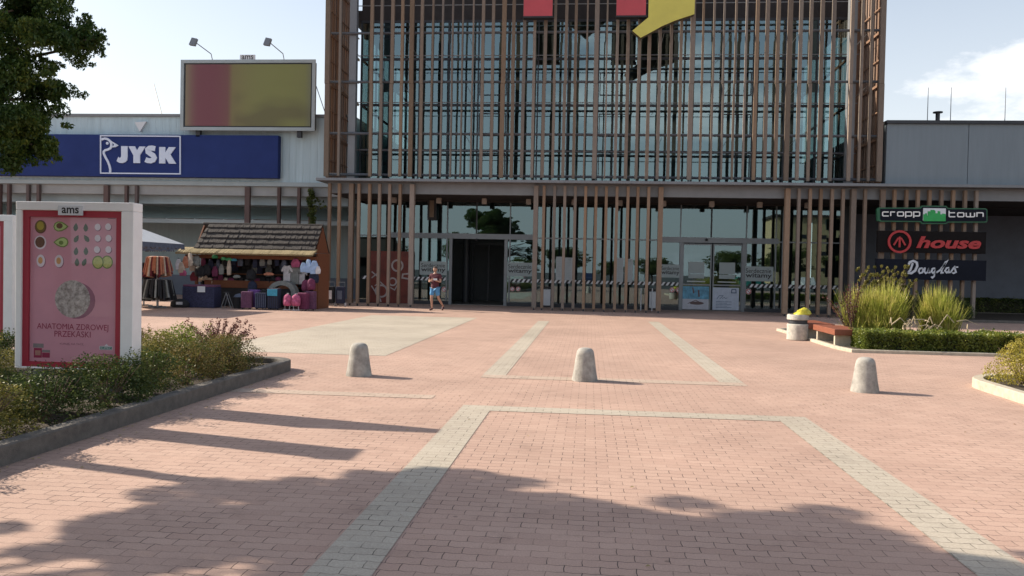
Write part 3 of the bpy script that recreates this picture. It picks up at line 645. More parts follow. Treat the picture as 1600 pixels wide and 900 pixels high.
m1_ = n.new('ShaderNodeMath'); m1_.operation = 'MULTIPLY'; l.new(rr.outputs[0], m1_.inputs[0]); l.new(rz_.outputs[0], m1_.inputs[1])
m2_ = n.new('ShaderNodeMath'); m2_.operation = 'MULTIPLY'; l.new(m1_.outputs[0], m2_.inputs[0]); l.new(rx_.outputs[0], m2_.inputs[1])
mxp = n.new('ShaderNodeMixRGB'); mxp.inputs[2].default_value = (0.085, 0.065, 0.035, 1); l.new(m2_.outputs[0], mxp.inputs[0]); l.new(r1.outputs[0], mxp.inputs[1]); l.new(mxp.outputs[0], p.inputs['Base Color'])
mb = MB(OB); mb.box(X0 + 0.15, X1 - 0.13, BY - 0.03, BY - 0.002, Z0 + 0.13, Z1 - 0.13); mb.build('poster', pm, bil)
mb = MB(OB); px, pz = at(387, 84.5, BY); mb.box(px - 0.36, px + 0.36, BY - 0.02, BY + 0.02, Z1 + 0.09, Z1 + 0.31); mb.build('name_plate', M['offwhite'], bil)
mb = MB(OB); add_text(mb, 'ams', px, BY - 0.022, Z1 + 0.19, width=0.56, bold=0.01); mb.build('lettering', M['dark'], bil)
mb = MB(OB); mb.box(X0 + 0.6, X0 + 0.8, BY + 0.1, BY + 0.3, Z0 - 0.35, Z0); mb.box(X1 - 0.8, X1 - 0.6, BY + 0.1, BY + 0.3, Z0 - 0.35, Z0); mb.build('bracket', M['dsteel'], bil)
for k, (a, b) in enumerate(((332, 318), (444, 431))):
    xa = at(a, 88, BY)[0]; xb, zb_ = at(b, 74, BY)
    t = thing('floodlight', ('left' if k == 0 else 'right') + ' floodlight on a bent arm over the rooftop billboard', 'floodlight', (xa, BY, Z1 + 0.08), 0, 'floodlights over the billboard')
    dx = xb - xa; dz = zb_ - Z1 - 0.08
    MB().path([(0, 0, 0), (-0.02, -0.1, 0.25), (dx * 0.9, -1.0, dz)], 0.02).build('arm', M['steel'], t)
    MB().add([(dx - 0.16, -1.1, dz - 0.16), (dx + 0.1, -1.1, dz - 0.2), (dx + 0.15, -0.95, dz + 0.14), (dx - 0.1, -0.95, dz + 0.19), (dx - 0.16, -0.95, dz - 0.18), (dx + 0.1, -0.95, dz - 0.22), (dx + 0.15, -0.82, dz + 0.12), (dx - 0.1, -0.82, dz + 0.16)],
        [(0, 1, 2, 3), (7, 6, 5, 4), (0, 4, 5, 1), (1, 5, 6, 2), (2, 6, 7, 3), (3, 7, 4, 0)]).build('lamp_head', M['steel'], t)
# big red and yellow letters high on the tower
RY = 34.0
OR = (0.5, RY, 12.1)
cs = thing('centre_sign', 'huge red letter with a yellow arrow shaped swoosh on the tower screen', 'sign', OR)
def P34(x, y): return at(x, y, RY)
a0, a1, b0, b1 = P34(818, 25)[0], P34(863, 25)[0], P34(963, 25)[0], P34(1009, 25)[0]; zb = P34(840, 25)[1]
mb = MB(OR); mb.prism([(a0, zb), (a1, zb), (a1, 14.3), ((a1 + b0) / 2, 13.2), (b0, 14.3), (b0, zb), (b1, zb), (b1, 16.2), (b0 - 0.05, 16.2), ((a1 + b0) / 2, 14.8), (a1 + 0.05, 16.2), (a0, 16.2)], RY, RY + 0.3, 0, 1); pb = [(a0, zb), (a1, zb), (a1, 14.3), ((a1 + b0) / 2, 13.2), (b0, 14.3), (b0, zb), (b1, zb), (b1, 16.2), (b0 - 0.05, 16.2), ((a1 + b0) / 2, 14.8), (a1 + 0.05, 16.2), (a0, 16.2)]; mb.prism(pb, RY + .302, RY + .32, 1); mb.build('red_letter', (M['red'], M['sign_back']), cs)
mb = MB(OR); pts = [P34(988, 48), P34(1001, 59), P34(1016, 51), P34(1034, 41), P34(1055, 32), P34(1085, 22)]
mb.prism([(p[0], p[1]) for p in pts] + [(pts[-1][0] + 0.05, 15.6), (P34(1013, 0)[0], 15.6), (P34(1013, 27)[0], P34(1013, 27)[1])], RY + 0.002, RY + 0.3, 0, 1); mb.prism([(p[0], p[1]) for p in pts] + [(pts[-1][0] + 0.05, 15.6), (P34(1013, 0)[0], 15.6), (P34(1013, 27)[0], P34(1013, 27)[1])], RY + .302, RY + .32, 1); mb.build('yellow_swoosh', (M['yellow'], M['sign_back']), cs)
for x, z in ((a0 + 0.6, zb - 0.0), (b0 + 0.6, zb)): mb = MB(OR); mb.box(x - 0.62, x + 0.62, RY - 0.01, RY + 0.32, z - 0.07, z - 0.004); mb.build('lower_edge', M['dark'], cs)
# slatted sign frame on the right with three store signs
RS = 34.5
OF = (13.4, RS, 0)
fr = thing('sign_rack', 'row of nine slim timber posts carrying three store signs right of the entrance', 'sign frame', OF)
for i, p in enumerate((1380.5, 1398.9, 1417.6, 1435.6, 1453.7, 1472.4, 1490.7, 1509.4, 1527.2)):
    x = at(p, 300, RS)[0]; wd = 0.19 if i == 0 else 0.115
    mb = MB(OF); mb.box(x - wd / 2, x + wd / 2, RS, RS + 0.17, 0.12, 5.17); mb.build('timber_post', M['post'], fr)
SG = RS - 0.22
def Z7(p, q): return at(1360 + p / 6.43, 310 + q / 6.43, SG)
def sgbox(mb, a, b, y0, y1, m=None):
    (x0, z1), (x1, z0) = Z7(*a), Z7(*b); mb.box(x0, x1, y0, y1, z0, z1, m)
o_ = Z7(625, 165); OC = (o_[0], SG, o_[1])
sg = thing('store_sign', 'black sign with green outline, pale square letters and a green skyline at its middle', 'sign', OC, 0, 'store signs on the timber posts')
def tilt(q, pts): return [(p, r + q * (p - 625) * 0.012) for p, r in pts]
outl = [(80, 92), (500, 92), (518, 72), (762, 74), (780, 96), (1160, 100), (1176, 116), (1176, 228), (1160, 243), (780, 243), (762, 258), (518, 256), (500, 238), (100, 234), (72, 222), (66, 110)]
mb = MB(OC); mb.prism([Z7(*q) for q in outl], SG, SG + 0.15); mb.build('outline', M['dgreen'], sg)
inl = [(98, 104), (506, 104), (524, 84), (756, 86), (774, 108), (1152, 111), (1164, 122), (1164, 222), (1152, 231), (774, 231), (756, 246), (524, 244), (506, 226), (108, 222), (98, 210)]
mb = MB(OC); mb.prism([Z7(*q) for q in inl], SG - 0.02, SG - 0.001); mb.build('face', M['darkblue'], sg)
mb = MB(OC); sgbox(mb, (528, 98), (752, 226), SG - 0.03, SG - 0.021); mb.build('centre_panel', M['offwhite'], sg)
sk = [(528, 230), (528, 160), (545, 160), (545, 150), (565, 150), (565, 172), (572, 172), (572, 130), (600, 130), (600, 115), (640, 118), (650, 130), (650, 150), (672, 150), (672, 128), (698, 130), (698, 160), (718, 160), (718, 152), (740, 155), (752, 158), (752, 230)]
mb = MB(OC); mb.prism([Z7(*q) for q in sk], SG - 0.04, SG - 0.031); mb.build('skyline', M['green'], sg)
ww = 0.042
def glyphs(mb, specs, x0, top, bot, wd, gap, y0, y1):
    """square stroke letters; specs: list of (strokes in 0..1 box, width)"""
    x = x0
    for strokes, wk in specs:
        for s_ in strokes:
            pts = [Z7(x + u * wd * wk, bot - v * (bot - top)) for u, v in s_]; mb.stroke(pts, ww, y0, y1)
        x += wd * wk + gap
c_ = ([[(1, 1), (0.12, 1), (0, .85), (0, .15), (.12, 0), (1, 0)]], 1); r_ = ([[(0, 0), (0, 1), (.9, 1)]], .8)
o__ = ([[(0.5, 0), (0.12, 0), (0, .15), (0, .85), (.12, 1), (.88, 1), (1, .85), (1, .15), (.88, 0), (0.5, 0)]], 1)
p_ = ([[(0, -.45), (0, 1), (.88, 1), (1, .85), (1, .15), (.88, 0), (.12, 0)]], 1)
mb = MB(OC); glyphs(mb, [c_, r_, o__, p_, p_], 120, 137, 177, 60, 21, SG - 0.04, SG - 0.021)
t__ = ([[(0, 1.5), (0, .15), (.12, 0), (1, 0)], [(0.1, 1), (.95, 1)]], 1); w__ = ([[(0, 1), (0, .15), (.1, 0), (.9, 0), (1, .15), (1, 1)], [(.5, .1), (.5, 1)]], 1.35); n__ = ([[(0, 0), (0, 1), (.88, 1), (1, .85), (1, 0)]], 1)
glyphs(mb, [t__, o__, w__, n__], 787, 145, 185, 62, 24, SG - 0.04, SG - 0.021)
mb.build('lettering', M['white'], sg)
o_ = Z7(620, 440); OC = (o_[0], SG, o_[1])
sg = thing('store_sign', 'dark brown board with red round emblem and the wide red word house', 'sign', OC, 0, 'store signs on the timber posts')
mb = MB(OC); sgbox(mb, (78, 322), (1160, 558), SG + 0.02, SG + 0.17); mb.build('board', mat('brown_black_panel', (0.012, 0.010, 0.010), 0.8, spec=0.12), sg)
mb = MB(OC); ex, ez = Z7(292, 435); k = 1 / 6.43 / 37.9
R_ = 100 / 6.43 * 34.3 / 1300
mb.stroke([(ex + R_ * math.cos(a), ez + R_ * math.sin(a)) for a in np.linspace(0, 2 * PI, 32, endpoint=False)], 0.085, SG - 0.03, SG + 0.019, closed=True)
mb.stroke([(ex, ez + 0.20), (ex, ez - 0.22)], 0.07, SG - 0.03, SG + 0.019)
mb.stroke([(ex - 0.05, ez + 0.15), (ex - 0.11, ez + 0.05), (ex - 0.22, ez - 0.14)], 0.065, SG - 0.032, SG + 0.018); mb.stroke([(ex + 0.05, ez + 0.15), (ex + 0.11, ez + 0.05), (ex + 0.22, ez - 0.14)], 0.065, SG - 0.032, SG + 0.018)
mb.build('emblem', M['redlet'], sg)
mb = MB(OC); cx_, cz_ = Z7(785, 445); wd_ = Z7(1110, 445)[0] - Z7(460, 445)[0]
add_text(mb, 'house', cx_, SG - 0.005, cz_, width=wd_, height=0.47, bold=0.035, ext=0.022, spacing=1.0, shear=0.25); mb.build('lettering', M['redlet'], sg)
o_ = Z7(620, 715); OC = (o_[0], SG, o_[1])
sg = thing('store_sign', 'navy board with the silver handwritten word Douglas, lowest of the three store signs', 'sign', OC, 0, 'store signs on the timber posts')
mb = MB(OC); sgbox(mb, (62, 605), (1162, 830), SG + 0.02, SG + 0.17); mb.build('board', M['darkblue'], sg)
mb = MB(OC)
def sc(pts, wd): mb.stroke([Z7(*q) for q in pts], wd, SG - 0.02, SG + 0.019)
mb_y = 0
sc([(385, 665), (395, 640), (430, 628), (465, 645), (470, 680), (450, 725), (410, 752), (375, 748)], 0.085)
sc([(425, 650), (400, 720), (380, 742)], 0.07)
sc([(520, 700), (495, 705), (483, 730), (495, 752), (520, 745), (530, 718), (518, 700)], 0.06)
sc([(548, 695), (540, 735), (555, 752), (578, 738), (590, 700)], 0.06); sc([(590, 700), (582, 745), (602, 745)], 0.055)
sc([(650, 702), (625, 705), (612, 735), (628, 750), (650, 730), (658, 702), (640, 780), (622, 798), (612, 785)], 0.06)
sc([(662, 745), (700, 720), (750, 660), (775, 625), (755, 640), (715, 720), (712, 748), (735, 745)], 0.06)
sc([(790, 695), (765, 700), (748, 728), (765, 748), (785, 730), (795, 698), (788, 745), (805, 742)], 0.055)
sc([(805, 742), (835, 700), (845, 690), (850, 715), (858, 740), (835, 752), (822, 745)], 0.06); sc([(845, 692), (880, 690)], 0.05)
mb.build('lettering', M['silver'], sg)
# ------------------------------------------------------------------ stickers and posters on the shopfront
def decal(name, label, cat, rect, build, group=None, y=YG - 0.075):
    (x0, z1), (x1, z0) = at(rect[0], rect[1], y), at(rect[2], rect[3], y)
    t = thing(name, label, cat, ((x0 + x1) / 2, y, (z0 + z1) / 2), 0, group); build(t, (x1 - x0) / 2, (z1 - z0) / 2); return t
M['frost'] = mat('frosted_film', (0.30, 0.36, 0.37), 0.6, 0.06, 3)
M['paper'] = mat('paper', (0.40, 0.44, 0.46), 0.7, 0.08, 6)
def witamy(t, a, b):
    MB().box(-a, a, 0, 0.004, -b, b).build('film', M['frost'], t)
    mb = MB(); add_text(mb, 'Serdecznie', -a * 0.02, -0.003, b * 0.42, width=a * 1.75, height=b * 0.62, bold=0.004); add_text(mb, 'witamy', 0, -0.003, -b * 0.30, width=a * 1.8, height=b * 0.78, bold=0.02); mb.build('lettering', M['dark'], t)
for rc, lb in (((656, 408, 698, 430), 'frosted Serdecznie witamy sticker on the glass behind the walking person'), ((792, 410, 833, 432), 'frosted Serdecznie witamy sticker on the glass right of the open doorway'),
               ((1032, 413, 1063, 434), 'frosted Serdecznie witamy sticker left of the closed doors'), ((1163, 416, 1208, 440), 'frosted Serdecznie witamy sticker right of the closed doors')):
    decal('window_sticker', lb, 'sticker', rc, witamy, 'welcome stickers on the shopfront glass')
def twosheets(t, a, b):
    MB().box(-a, -0.03, 0, 0.004, -b, b).build('sheet', M['paper'], t); MB().box(0.03, a, 0.0, 0.004, -b, b * 0.94).build('sheet', M['paper'], t)
    mb = MB()
    for k in range(12): mb.box(-a + 0.06, -0.09, -0.004, -0.001, b * (0.85 - k * 0.14), b * (0.85 - k * 0.14) + 0.012); mb.box(0.09, a - 0.06, -0.004, -0.001, b * (0.8 - k * 0.14), b * (0.8 - k * 0.14) + 0.012)
    mb.box(a - 0.2, a - 0.08, -0.004, -0.001, b * 0.72, b * 0.84); mb.build('small_print', M['frost'], t)
decal('notice', 'pair of long white notices on the middle glass, the left pair', 'notice', (869, 401, 894, 438), twosheets, 'paper notices between the doors')
decal('notice', 'pair of long white notices on the middle glass, the right pair', 'notice', (962, 403, 988, 441), twosheets, 'paper notices between the doors')
def stack(t, a, b):
    MB().box(-a, a, 0, 0.004, -b * 0.15, b).build('sheet', M['frost'], t); MB().box(-a, a, 0, 0.004, -b * 0.62, -b * 0.22).build('sheet', M['frost'], t); MB().box(-a * 1.15, a * 1.15, 0, 0.004, -b, -b * 0.88).build('strip', M['paper'], t)
decal('opening_hours_sheet', 'grey information sheets on the left closed door leaf', 'notice', (1076, 409, 1100, 441), stack, 'grey sheets on the closed doors', YG - 0.045)
decal('opening_hours_sheet', 'grey information sheets on the right closed door leaf', 'notice', (1124, 410, 1148, 442), stack, 'grey sheets on the closed doors', YG - 0.045)
def beach(t, a, b):
    MB().box(-a, a, 0, 0.004, -b, b * -0.1).build('poster_ground', mat('poster_sand', (0.42, 0.44, 0.50), 0.5), t); MB().box(-a, a, 0, 0.004, b * -0.1, b).build('poster_sea', mat('poster_blue', (0.09, 0.28, 0.42), 0.5, 0.5, 5), t)
    mb = MB(); mb.ell(0.05, -b * 0.45, a * 0.55, b * 0.14, -0.003); mb.stroke([(-a * 0.6, -b * 0.5), (0, -b * 0.2), (a * 0.3, -b * 0.35)], 0.03, -0.004, -0.001); mb.stroke([(a * 0.2, b * 0.7), (a * 0.25, b * 0.1)], 0.07, -0.004, -0.001); mb.stroke([(-a * 0.25, b * 0.9), (-a * 0.15, b * 0.4)], 0.06, -0.004, -0.001); mb.build('poster_figures', mat('poster_figures', (0.10, 0.06, 0.06), 0.5), t)
decal('poster', 'blue beach picture poster low on the left closed door leaf', 'poster', (1067, 447, 1107, 484), beach, 'posters low on the closed doors', YG - 0.05)
def white_poster(t, a, b):
    MB().box(-a, a, 0, 0.004, -b, b).build('sheet', mat('bluish_white_sheet', (0.42, 0.48, 0.58), 0.5), t)
    mb = MB(); mb.stroke([(a * 0.42, b * 0.55), (a * 0.45, b * 0.85), (a * 0.75, b * 0.85), (a * 0.78, b * 0.55)], 0.04, -0.004, -0.001, closed=True)
    mb.stroke([(-a * .7, -b * 0.05), (-a * .5, b * .28), (-a * .2, b * .28), (-a * .45, 0.0)], 0.022, -0.004, -0.001); mb.stroke([(-a * .3, b * 0.02), (-a * .1, b * .12), (0, b * .02), (a * .12, b * .12)], 0.018, -0.004, -0.001)
    for k in range(5): mb.box(-a * 0.75, a * (0.1 if k % 2 else 0.45), -0.004, -0.001, -b * (0.28 + k * 0.13), -b * (0.28 + k * 0.13) + 0.018)
    mb.build('print', mat('poster_ink', (0.06, 0.10, 0.18), 0.5), t)
decal('poster', 'white poster with handwriting low on the right closed door leaf', 'poster', (1114, 449, 1154, 485), white_poster, 'posters low on the closed doors', YG - 0.05)
def nosign(t, a, b):
    mb = MB(); mb.ell(0, 0, a, a, -0.001, 0); mb.stroke([(a * .8 * math.cos(q), a * .8 * math.sin(q)) for q in np.linspace(0, 2 * PI, 16, endpoint=False)], a * .25, -0.006, -0.002, closed=True, m=1); mb.stroke([(-a * .5, a * .5), (a * .5, -a * .5)], a * .2, -0.009, -0.007, m=1); mb.build('disc', (M['offwhite'], M['redlet']), t)
for rc, lb in (((1046, 449, 1054, 457), 'round white no entry sticker left of the closed doors, left one'), ((1056, 449, 1064, 457), 'round white no entry sticker left of the closed doors, right one'), ((1165, 451, 1174, 460), 'round white sticker right of the closed doors'),
               ((690, 448, 698, 456), 'round white sticker beside the walking person'), ((797, 448, 804, 455), 'round white sticker right of the open doorway, left one'), ((806, 448, 813, 455), 'round white sticker right of the open doorway, right one')):
    decal('pictogram_sticker', lb, 'sticker', rc, nosign, 'round pictogram stickers on the shopfront', YG - 0.012)
# red scribbled panel behind the glass
def scrib(t, a, b):
    MB().box(-a, a, 0, 0.02, -b, b).build('panel', mat('red_panel', (0.13, 0.022, 0.014), 0.5, 0.45, 1.5), t)
    mb = MB(); y0, y1 = -0.02, -0.001
    def ring(cx, cz, r, w_): mb.stroke([(cx + r * math.cos(q), cz + r * math.sin(q)) for q in np.linspace(0, 2 * PI, 20, endpoint=False)], w_, y0, y1, closed=True)
    ring(a * .25, b * .45, 0.25, 0.08); ring(-a * .45, -b * .55, 0.27, 0.08); ring(a * 0.05, -b * .18, 0.17, 0.07)
    mb.stroke([(-a * .9, b * .2), (-a * .55, -b * .05)], 0.06, y0, y1); mb.stroke([(-a * .55, b * .2), (-a * .9, -b * .05)], 0.055, y0 - 0.004, y1 - 0.02)
    mb.stroke([(a * .8, b * .15), (a * .5, b * .12), (a * .48, -b * .02), (a * .8, -b * .06)], 0.07, y0, y1); mb.stroke([(-a * .75, -b * .35), (-a * .5, -b * .2), (-a * .3, -b * .35)], 0.05, y0 - 0.006, y1 - 0.022)
    mb.stroke([(-a * .9, -b * .35), (-a * .5, -b * .85), (-a * .45, -b * .98)], 0.06, y0 - 0.012, y1 - 0.03); mb.stroke([(-a * .05, -b * .4), (a * .15, -b * .5), (a * .3, -b * .25)], 0.05, y0 - 0.012, y1 - 0.03)
    mb.build('white_scribble', mat('white_film', (0.34, 0.30, 0.29), 0.6), t)
decal('shop_window_panel', 'dark red panel with white scribbled rings and crosses behind the left glazing', 'display', (578, 392, 646, 474), scrib, None, YG - 0.075)
# ------------------------------------------------------------------ small things at the shopfront
M['metalbin'] = mat('silver_sheet', (0.46, 0.49, 0.53), 0.4, 0.06, 4, metal=0.3)
for k, (px, lb) in enumerate(((854, 'silver litter box with black lid left of the middle notices'), (1016, 'silver litter box with black lid beside the steel posts'))):
    x = at(px, 480, 37.3)[0]
    if k == 0:
        lb0 = t = thing('litter_box', lb, 'litter bin', (x, 37.3, 0), 0, 'silver litter boxes at the shopfront')
        MB().box(-0.17, 0.17, -0.14, 0.14, 0.1, 0.82).build('body', M['metalbin'], t, bevel=0.01); MB().box(-0.18, 0.18, -0.15, 0.15, 0.86, 0.93).build('lid', M['dark'], t, bevel=0.01)
        mb = MB(); mb.box(-0.18, -0.15, -0.02, 0.02, 0, 0.88); mb.box(0.15, 0.18, -0.02, 0.02, 0, 0.88); mb.build('stand', M['dsteel'], t)
    else: dup(lb0, (x + 0.1, 37.2, 0), 0, lb)
for px, lb in ((1001, 'slim steel post left of the right litter box'), (1018.5, 'slim steel post right of the right litter box')):
    x = at(px, 485, 36.6)[0]; mb = MB(); mb.tube((0, 0, 0), (0, 0, 0.95), 0.028, n=10); mb.lathe([(0.028, 0.95), (0.024, 0.98), (0.0101, 0.99)], n=10)
    tag(mb.build('steel_post', M['metalbin'], smooth=40, loc=(x, 36.6, 0)), lb, 'post', 'steel posts at the shopfront')
# ------------------------------------------------------------------ bollards
prof = [(0.195, 0), (0.195, 0.02), (0.17, 0.16), (0.148, 0.32), (0.135, 0.41), (0.125, 0.45), (0.10, 0.482), (0.06, 0.497), (0.005, 0.502)]
bm_ = MB().lathe(prof, n=32)
for k, (x, y, lb) in enumerate(((-3.45, 12.35, 'leftmost concrete cone bollard, near the kerbed planting bed'), (-0.03, 12.62, 'middle concrete cone bollard on the plaza'), (4.0, 12.4, 'rightmost concrete cone bollard, in front of the clipped hedge'))):
    if k == 0: b0 = o = bm_.build('bollard', M['concrete'], smooth=50, loc=(x, y, 0))
    else: o = b0.copy(); C.objects.link(o); o.location = (x, y, 0); o.rotation_euler = (0, 0, k * 1.3)
    tag(o, lb, 'bollard', 'concrete bollards across the plaza')
# ------------------------------------------------------------------ round concrete litter bin, benches
t = thing('litter_bin', 'round concrete litter bin with a yellow bag spilling over its rim', 'litter bin', (5.38, 22.0, 0))
MB().lathe([(0.24, 0), (0.265, 0.015), (0.265, 0.40), (0.25, 0.415), (0.25, 0.42)], n=28).build('body', M['bin_c'], t, smooth=40)
MB().lathe([(0.235, 0.42), (0.235, 0.52)], n=28).build('band', M['dsteel'], t, smooth=40)
MB().lathe([(0.25, 0.52), (0.27, 0.53), (0.27, 0.63), (0.255, 0.66), (0.21, 0.66), (0.20, 0.60), (0.19, 0.56)], n=28).build('rim', M['bin_c'], t, smooth=40)
mb = MB(); r2 = random.Random(2)
ico = []
for j in range(7):
    z = j / 6; rr = [0.10, 0.16, 0.17, 0.15, 0.13, 0.09, 0.03][j]
    for i in range(14): q = 2 * PI * i / 14; k = rr * (1 + r2.uniform(-0.22, 0.22)); ico.append((0.07 + z * 0.09 + k * math.cos(q) * 1.15, -0.05 + k * math.sin(q), 0.60 + z * 0.24 + r2.uniform(-0.015, 0.015)))
fs = [(j * 14 + i, j * 14 + (i + 1) % 14, (j + 1) * 14 + (i + 1) % 14, (j + 1) * 14 + i) for j in range(6) for i in range(14)] + [tuple(range(84, 98))]
mb.add(ico, fs); tag(mb.build('rubbish_bag', mat('yellow_plastic', (0.52, 0.46, 0.04), 0.35, 0.3, 9, 0.6, 20), smooth=60, loc=(5.38, 22.0, 0)), 'crumpled yellow plastic bag on top of the concrete bin', 'bag')
def bench(loc, lb):
    t = thing('bench', lb, 'bench', loc, 0, 'red brown benches by the hedge')
    MB().box(0, 0.42, 0, 1.85, 0.30, 0.44).build('seat', M['bwood'], t, bevel=0.012)
    mb = MB(); [mb.box(0.425 + k * 0.09, 0.505 + k * 0.09, 0.02, 1.83, 0.38, 0.43) for k in range(3)]; mb.build('slats', M['bwood'], t)
    for y in (0.12, 1.6): MB().box(0.05, 0.5, y, y + 0.1, 0.0, 0.30).build('leg', M['kerb_pale'], t)
    return t
b_ = bench((5.66, 19.75, 0), 'nearer red brown timber bench touching the clipped hedge')
dup(b_, (5.60, 21.9, 0), 0.0, 'farther red brown timber bench next to the round litter bin')
# ------------------------------------------------------------------ advertising displays
def poster_shapes(mb, Yp):
    """flat shapes of the printed poster, measured on the photograph"""
    def A(p, q): return at(20 + p / 6.43, 310 + q / 6.43, Yp)
    def B(p, q): return at(20 + p / 6.43, 440 + q / 6.43, Yp)
    s = Yp / 1300 / 6.43
    y = Yp
    def E_(p, q, a, b, m, dy=0.0, rot=0, f=A): c = f(p, q); mb.ell(c[0], c[1], a * s, b * s, y - dy, m, 22, rot)
    E_(280, 285, 66, 72, 1, .0005); E_(276, 280, 56, 62, 2, .001); E_(278, 275, 40, 45, 3, .0015)
    E_(276, 442, 68, 74, 4, .0005); E_(274, 440, 54, 58, 1, .001); E_(272, 438, 42, 46, 5, .0015)
    for cx, cy in ((281, 626), (464, 630)): E_(cx + 6, cy + 6, 50, 68, 12, .0003); E_(cx, cy, 48, 66, 4, .0008); E_(cx - 3, cy - 3, 26, 36, 6, .0013)
    for k, (cx, cy) in enumerate(((482, 282), (486, 440))):
        sg_ = 1 if k == 0 else -1
        mb.flat([A(cx + sg_ * u * 78, cy + v * 54) for u, v in ((-.95, 0), (-.8, -.6), (-.4, -.95), (.1, -.9), (.6, -.5), (1.0, 0), (.6, .55), (.1, .9), (-.4, .95), (-.8, .6))], y - .0008, 7)
        mb.flat([A(cx + sg_ * u * 66, cy + v * 43) for u, v in ((-.95, 0), (-.8, -.6), (-.4, -.95), (.1, -.85), (.6, -.4), (.95, 0), (.6, .45), (.1, .85), (-.4, .95), (-.8, .6))], y - .0013, 8)
    E_(470, 275, 36, 30, 5, .0018); E_(486, 445, 26, 22, 7, .0018)
    for cx, cy, r in ((633, 288, .1), (733, 293, 0), (640, 405, .5), (740, 402, -.6), (636, 530, .1), (735, 528, 0), (645, 640, 0), (720, 640, .4)):
        mb.flat([A(cx + (u * 24) * math.cos(r) - v * 42 * math.sin(r), cy + u * 24 * math.sin(r) + v * 42 * math.cos(r)) for u, v in ((0, -1), (.7, -.4), (1, .2), (.6, .8), (0, 1), (-.6, .8), (-1, .2), (-.7, -.4))], y - .0008, 9)
    for cx, cy in ((852, 288), (958, 285), (852, 400), (962, 400), (846, 514), (960, 514)): E_(cx + 5, cy + 6, 37, 38, 12, .0003); E_(cx, cy, 33, 36, 4, .0008)
    for cx, cy in ((948, 640), (856, 642)): E_(cx, cy, 64, 70, 7, .0006 + (.0012 if cx < 900 else 0)); E_(cx, cy, 52, 58, 10, .0011 + (.0012 if cx < 900 else 0))
    E_(640, 190, 210, 195, 12, .0003, 0, B); E_(600, 175, 198, 200, 11, .0008, 0, B)
    c = B(600, 463); add_text(mb, 'ANATOMIA ZDROWEJ', c[0], y - .001, c[1], width=800 * s, height=80 * s, bold=0.0, m=13)
    c = B(600, 535); add_text(mb, 'PRZEKĄSKI', c[0], y - .001, c[1], width=405 * s, height=85 * s, bold=0.0, m=13)
    c = B(592, 629); add_text(mb, 'KUPUJĘ, NA TACĘ', c[0], y - .001, c[1], width=265 * s, height=26 * s, m=12)
    c = B(935, 668); mb.flat([(c[0] + u * 72 * s, c[1] + v * 24 * s) for u, v in ((-1, -.8), (1, -.8), (1, .8), (.4, 1), (.1, 1.9), (-.2, 1.0), (-1, .8))], y - .0006, 4)
    mb.flat([(c[0] + u * 66 * s, c[1] + v * 19 * s) for u, v in ((-1, -.8), (1, -.8), (1, .8), (-1, .8))], y - .001, 14); add_text(mb, 'KUPIEC', c[0], y - .0015, c[1], width=115 * s, height=22 * s, bold=0.01, m=4)
    c = B(932, 733); mb.box(c[0] - 80 * s, c[0] + 80 * s, y - .001, y, c[1] - 3 * s, c[1] + 3 * s, 13)
    c = A(995, 200); mb.box(c[0] - 45 * s, c[0] + 45 * s, y - .001, y, c[1] - 5 * s, c[1] + 5 * s, 12)
    for (a, b_, c_, d_, m) in ((205, 620, 310, 665, 15), (212, 666, 292, 765, 13), (294, 685, 375, 712, 15), (296, 713, 372, 765, 13), (225, 690, 280, 740, 16)):
        (x0, z1), (x1, z0) = B(a, b_), B(c_, d_); mb.flat([(x0, z0), (x1, z0), (x1, z1), (x0, z1)], y - (.0012 if m != 16 else .0018), m)
PM = [mat('poster_pink', (0.62, 0.29, 0.36), 0.55, 0.07, 1.5), mat('bowl_brown', (0.14, 0.06, 0.03)), mat('oil_dark', (0.17, 0.11, 0.02)), mat('oil_gold', (0.42, 0.33, 0.04)), mat('poster_white', (0.72, 0.64, 0.70)), mat('seed_brown', (0.15, 0.07, 0.04), 0.7, 0.5, 120),
      mat('yolk', (0.62, 0.34, 0.14)), mat('rind_green', (0.17, 0.24, 0.06)), mat('pale_green', (0.45, 0.56, 0.22)), mat('leaf_print', (0.11, 0.13, 0.09)), mat('lime_print', (0.50, 0.50, 0.16), 0.6, 0.2, 40),
      mat('rice_print', (0.16, 0.13, 0.12), 0.8, 0.3, 24, col2=(0.62, 0.56, 0.53)), mat('print_shadow', (0.30, 0.12, 0.18)), mat('print_red', (0.30, 0.02, 0.07)), mat('logo_green', (0.02, 0.20, 0.14)), mat('print_grey', (0.24, 0.20, 0.20)), mat('print_tan', (0.42, 0.2, 0.16))]
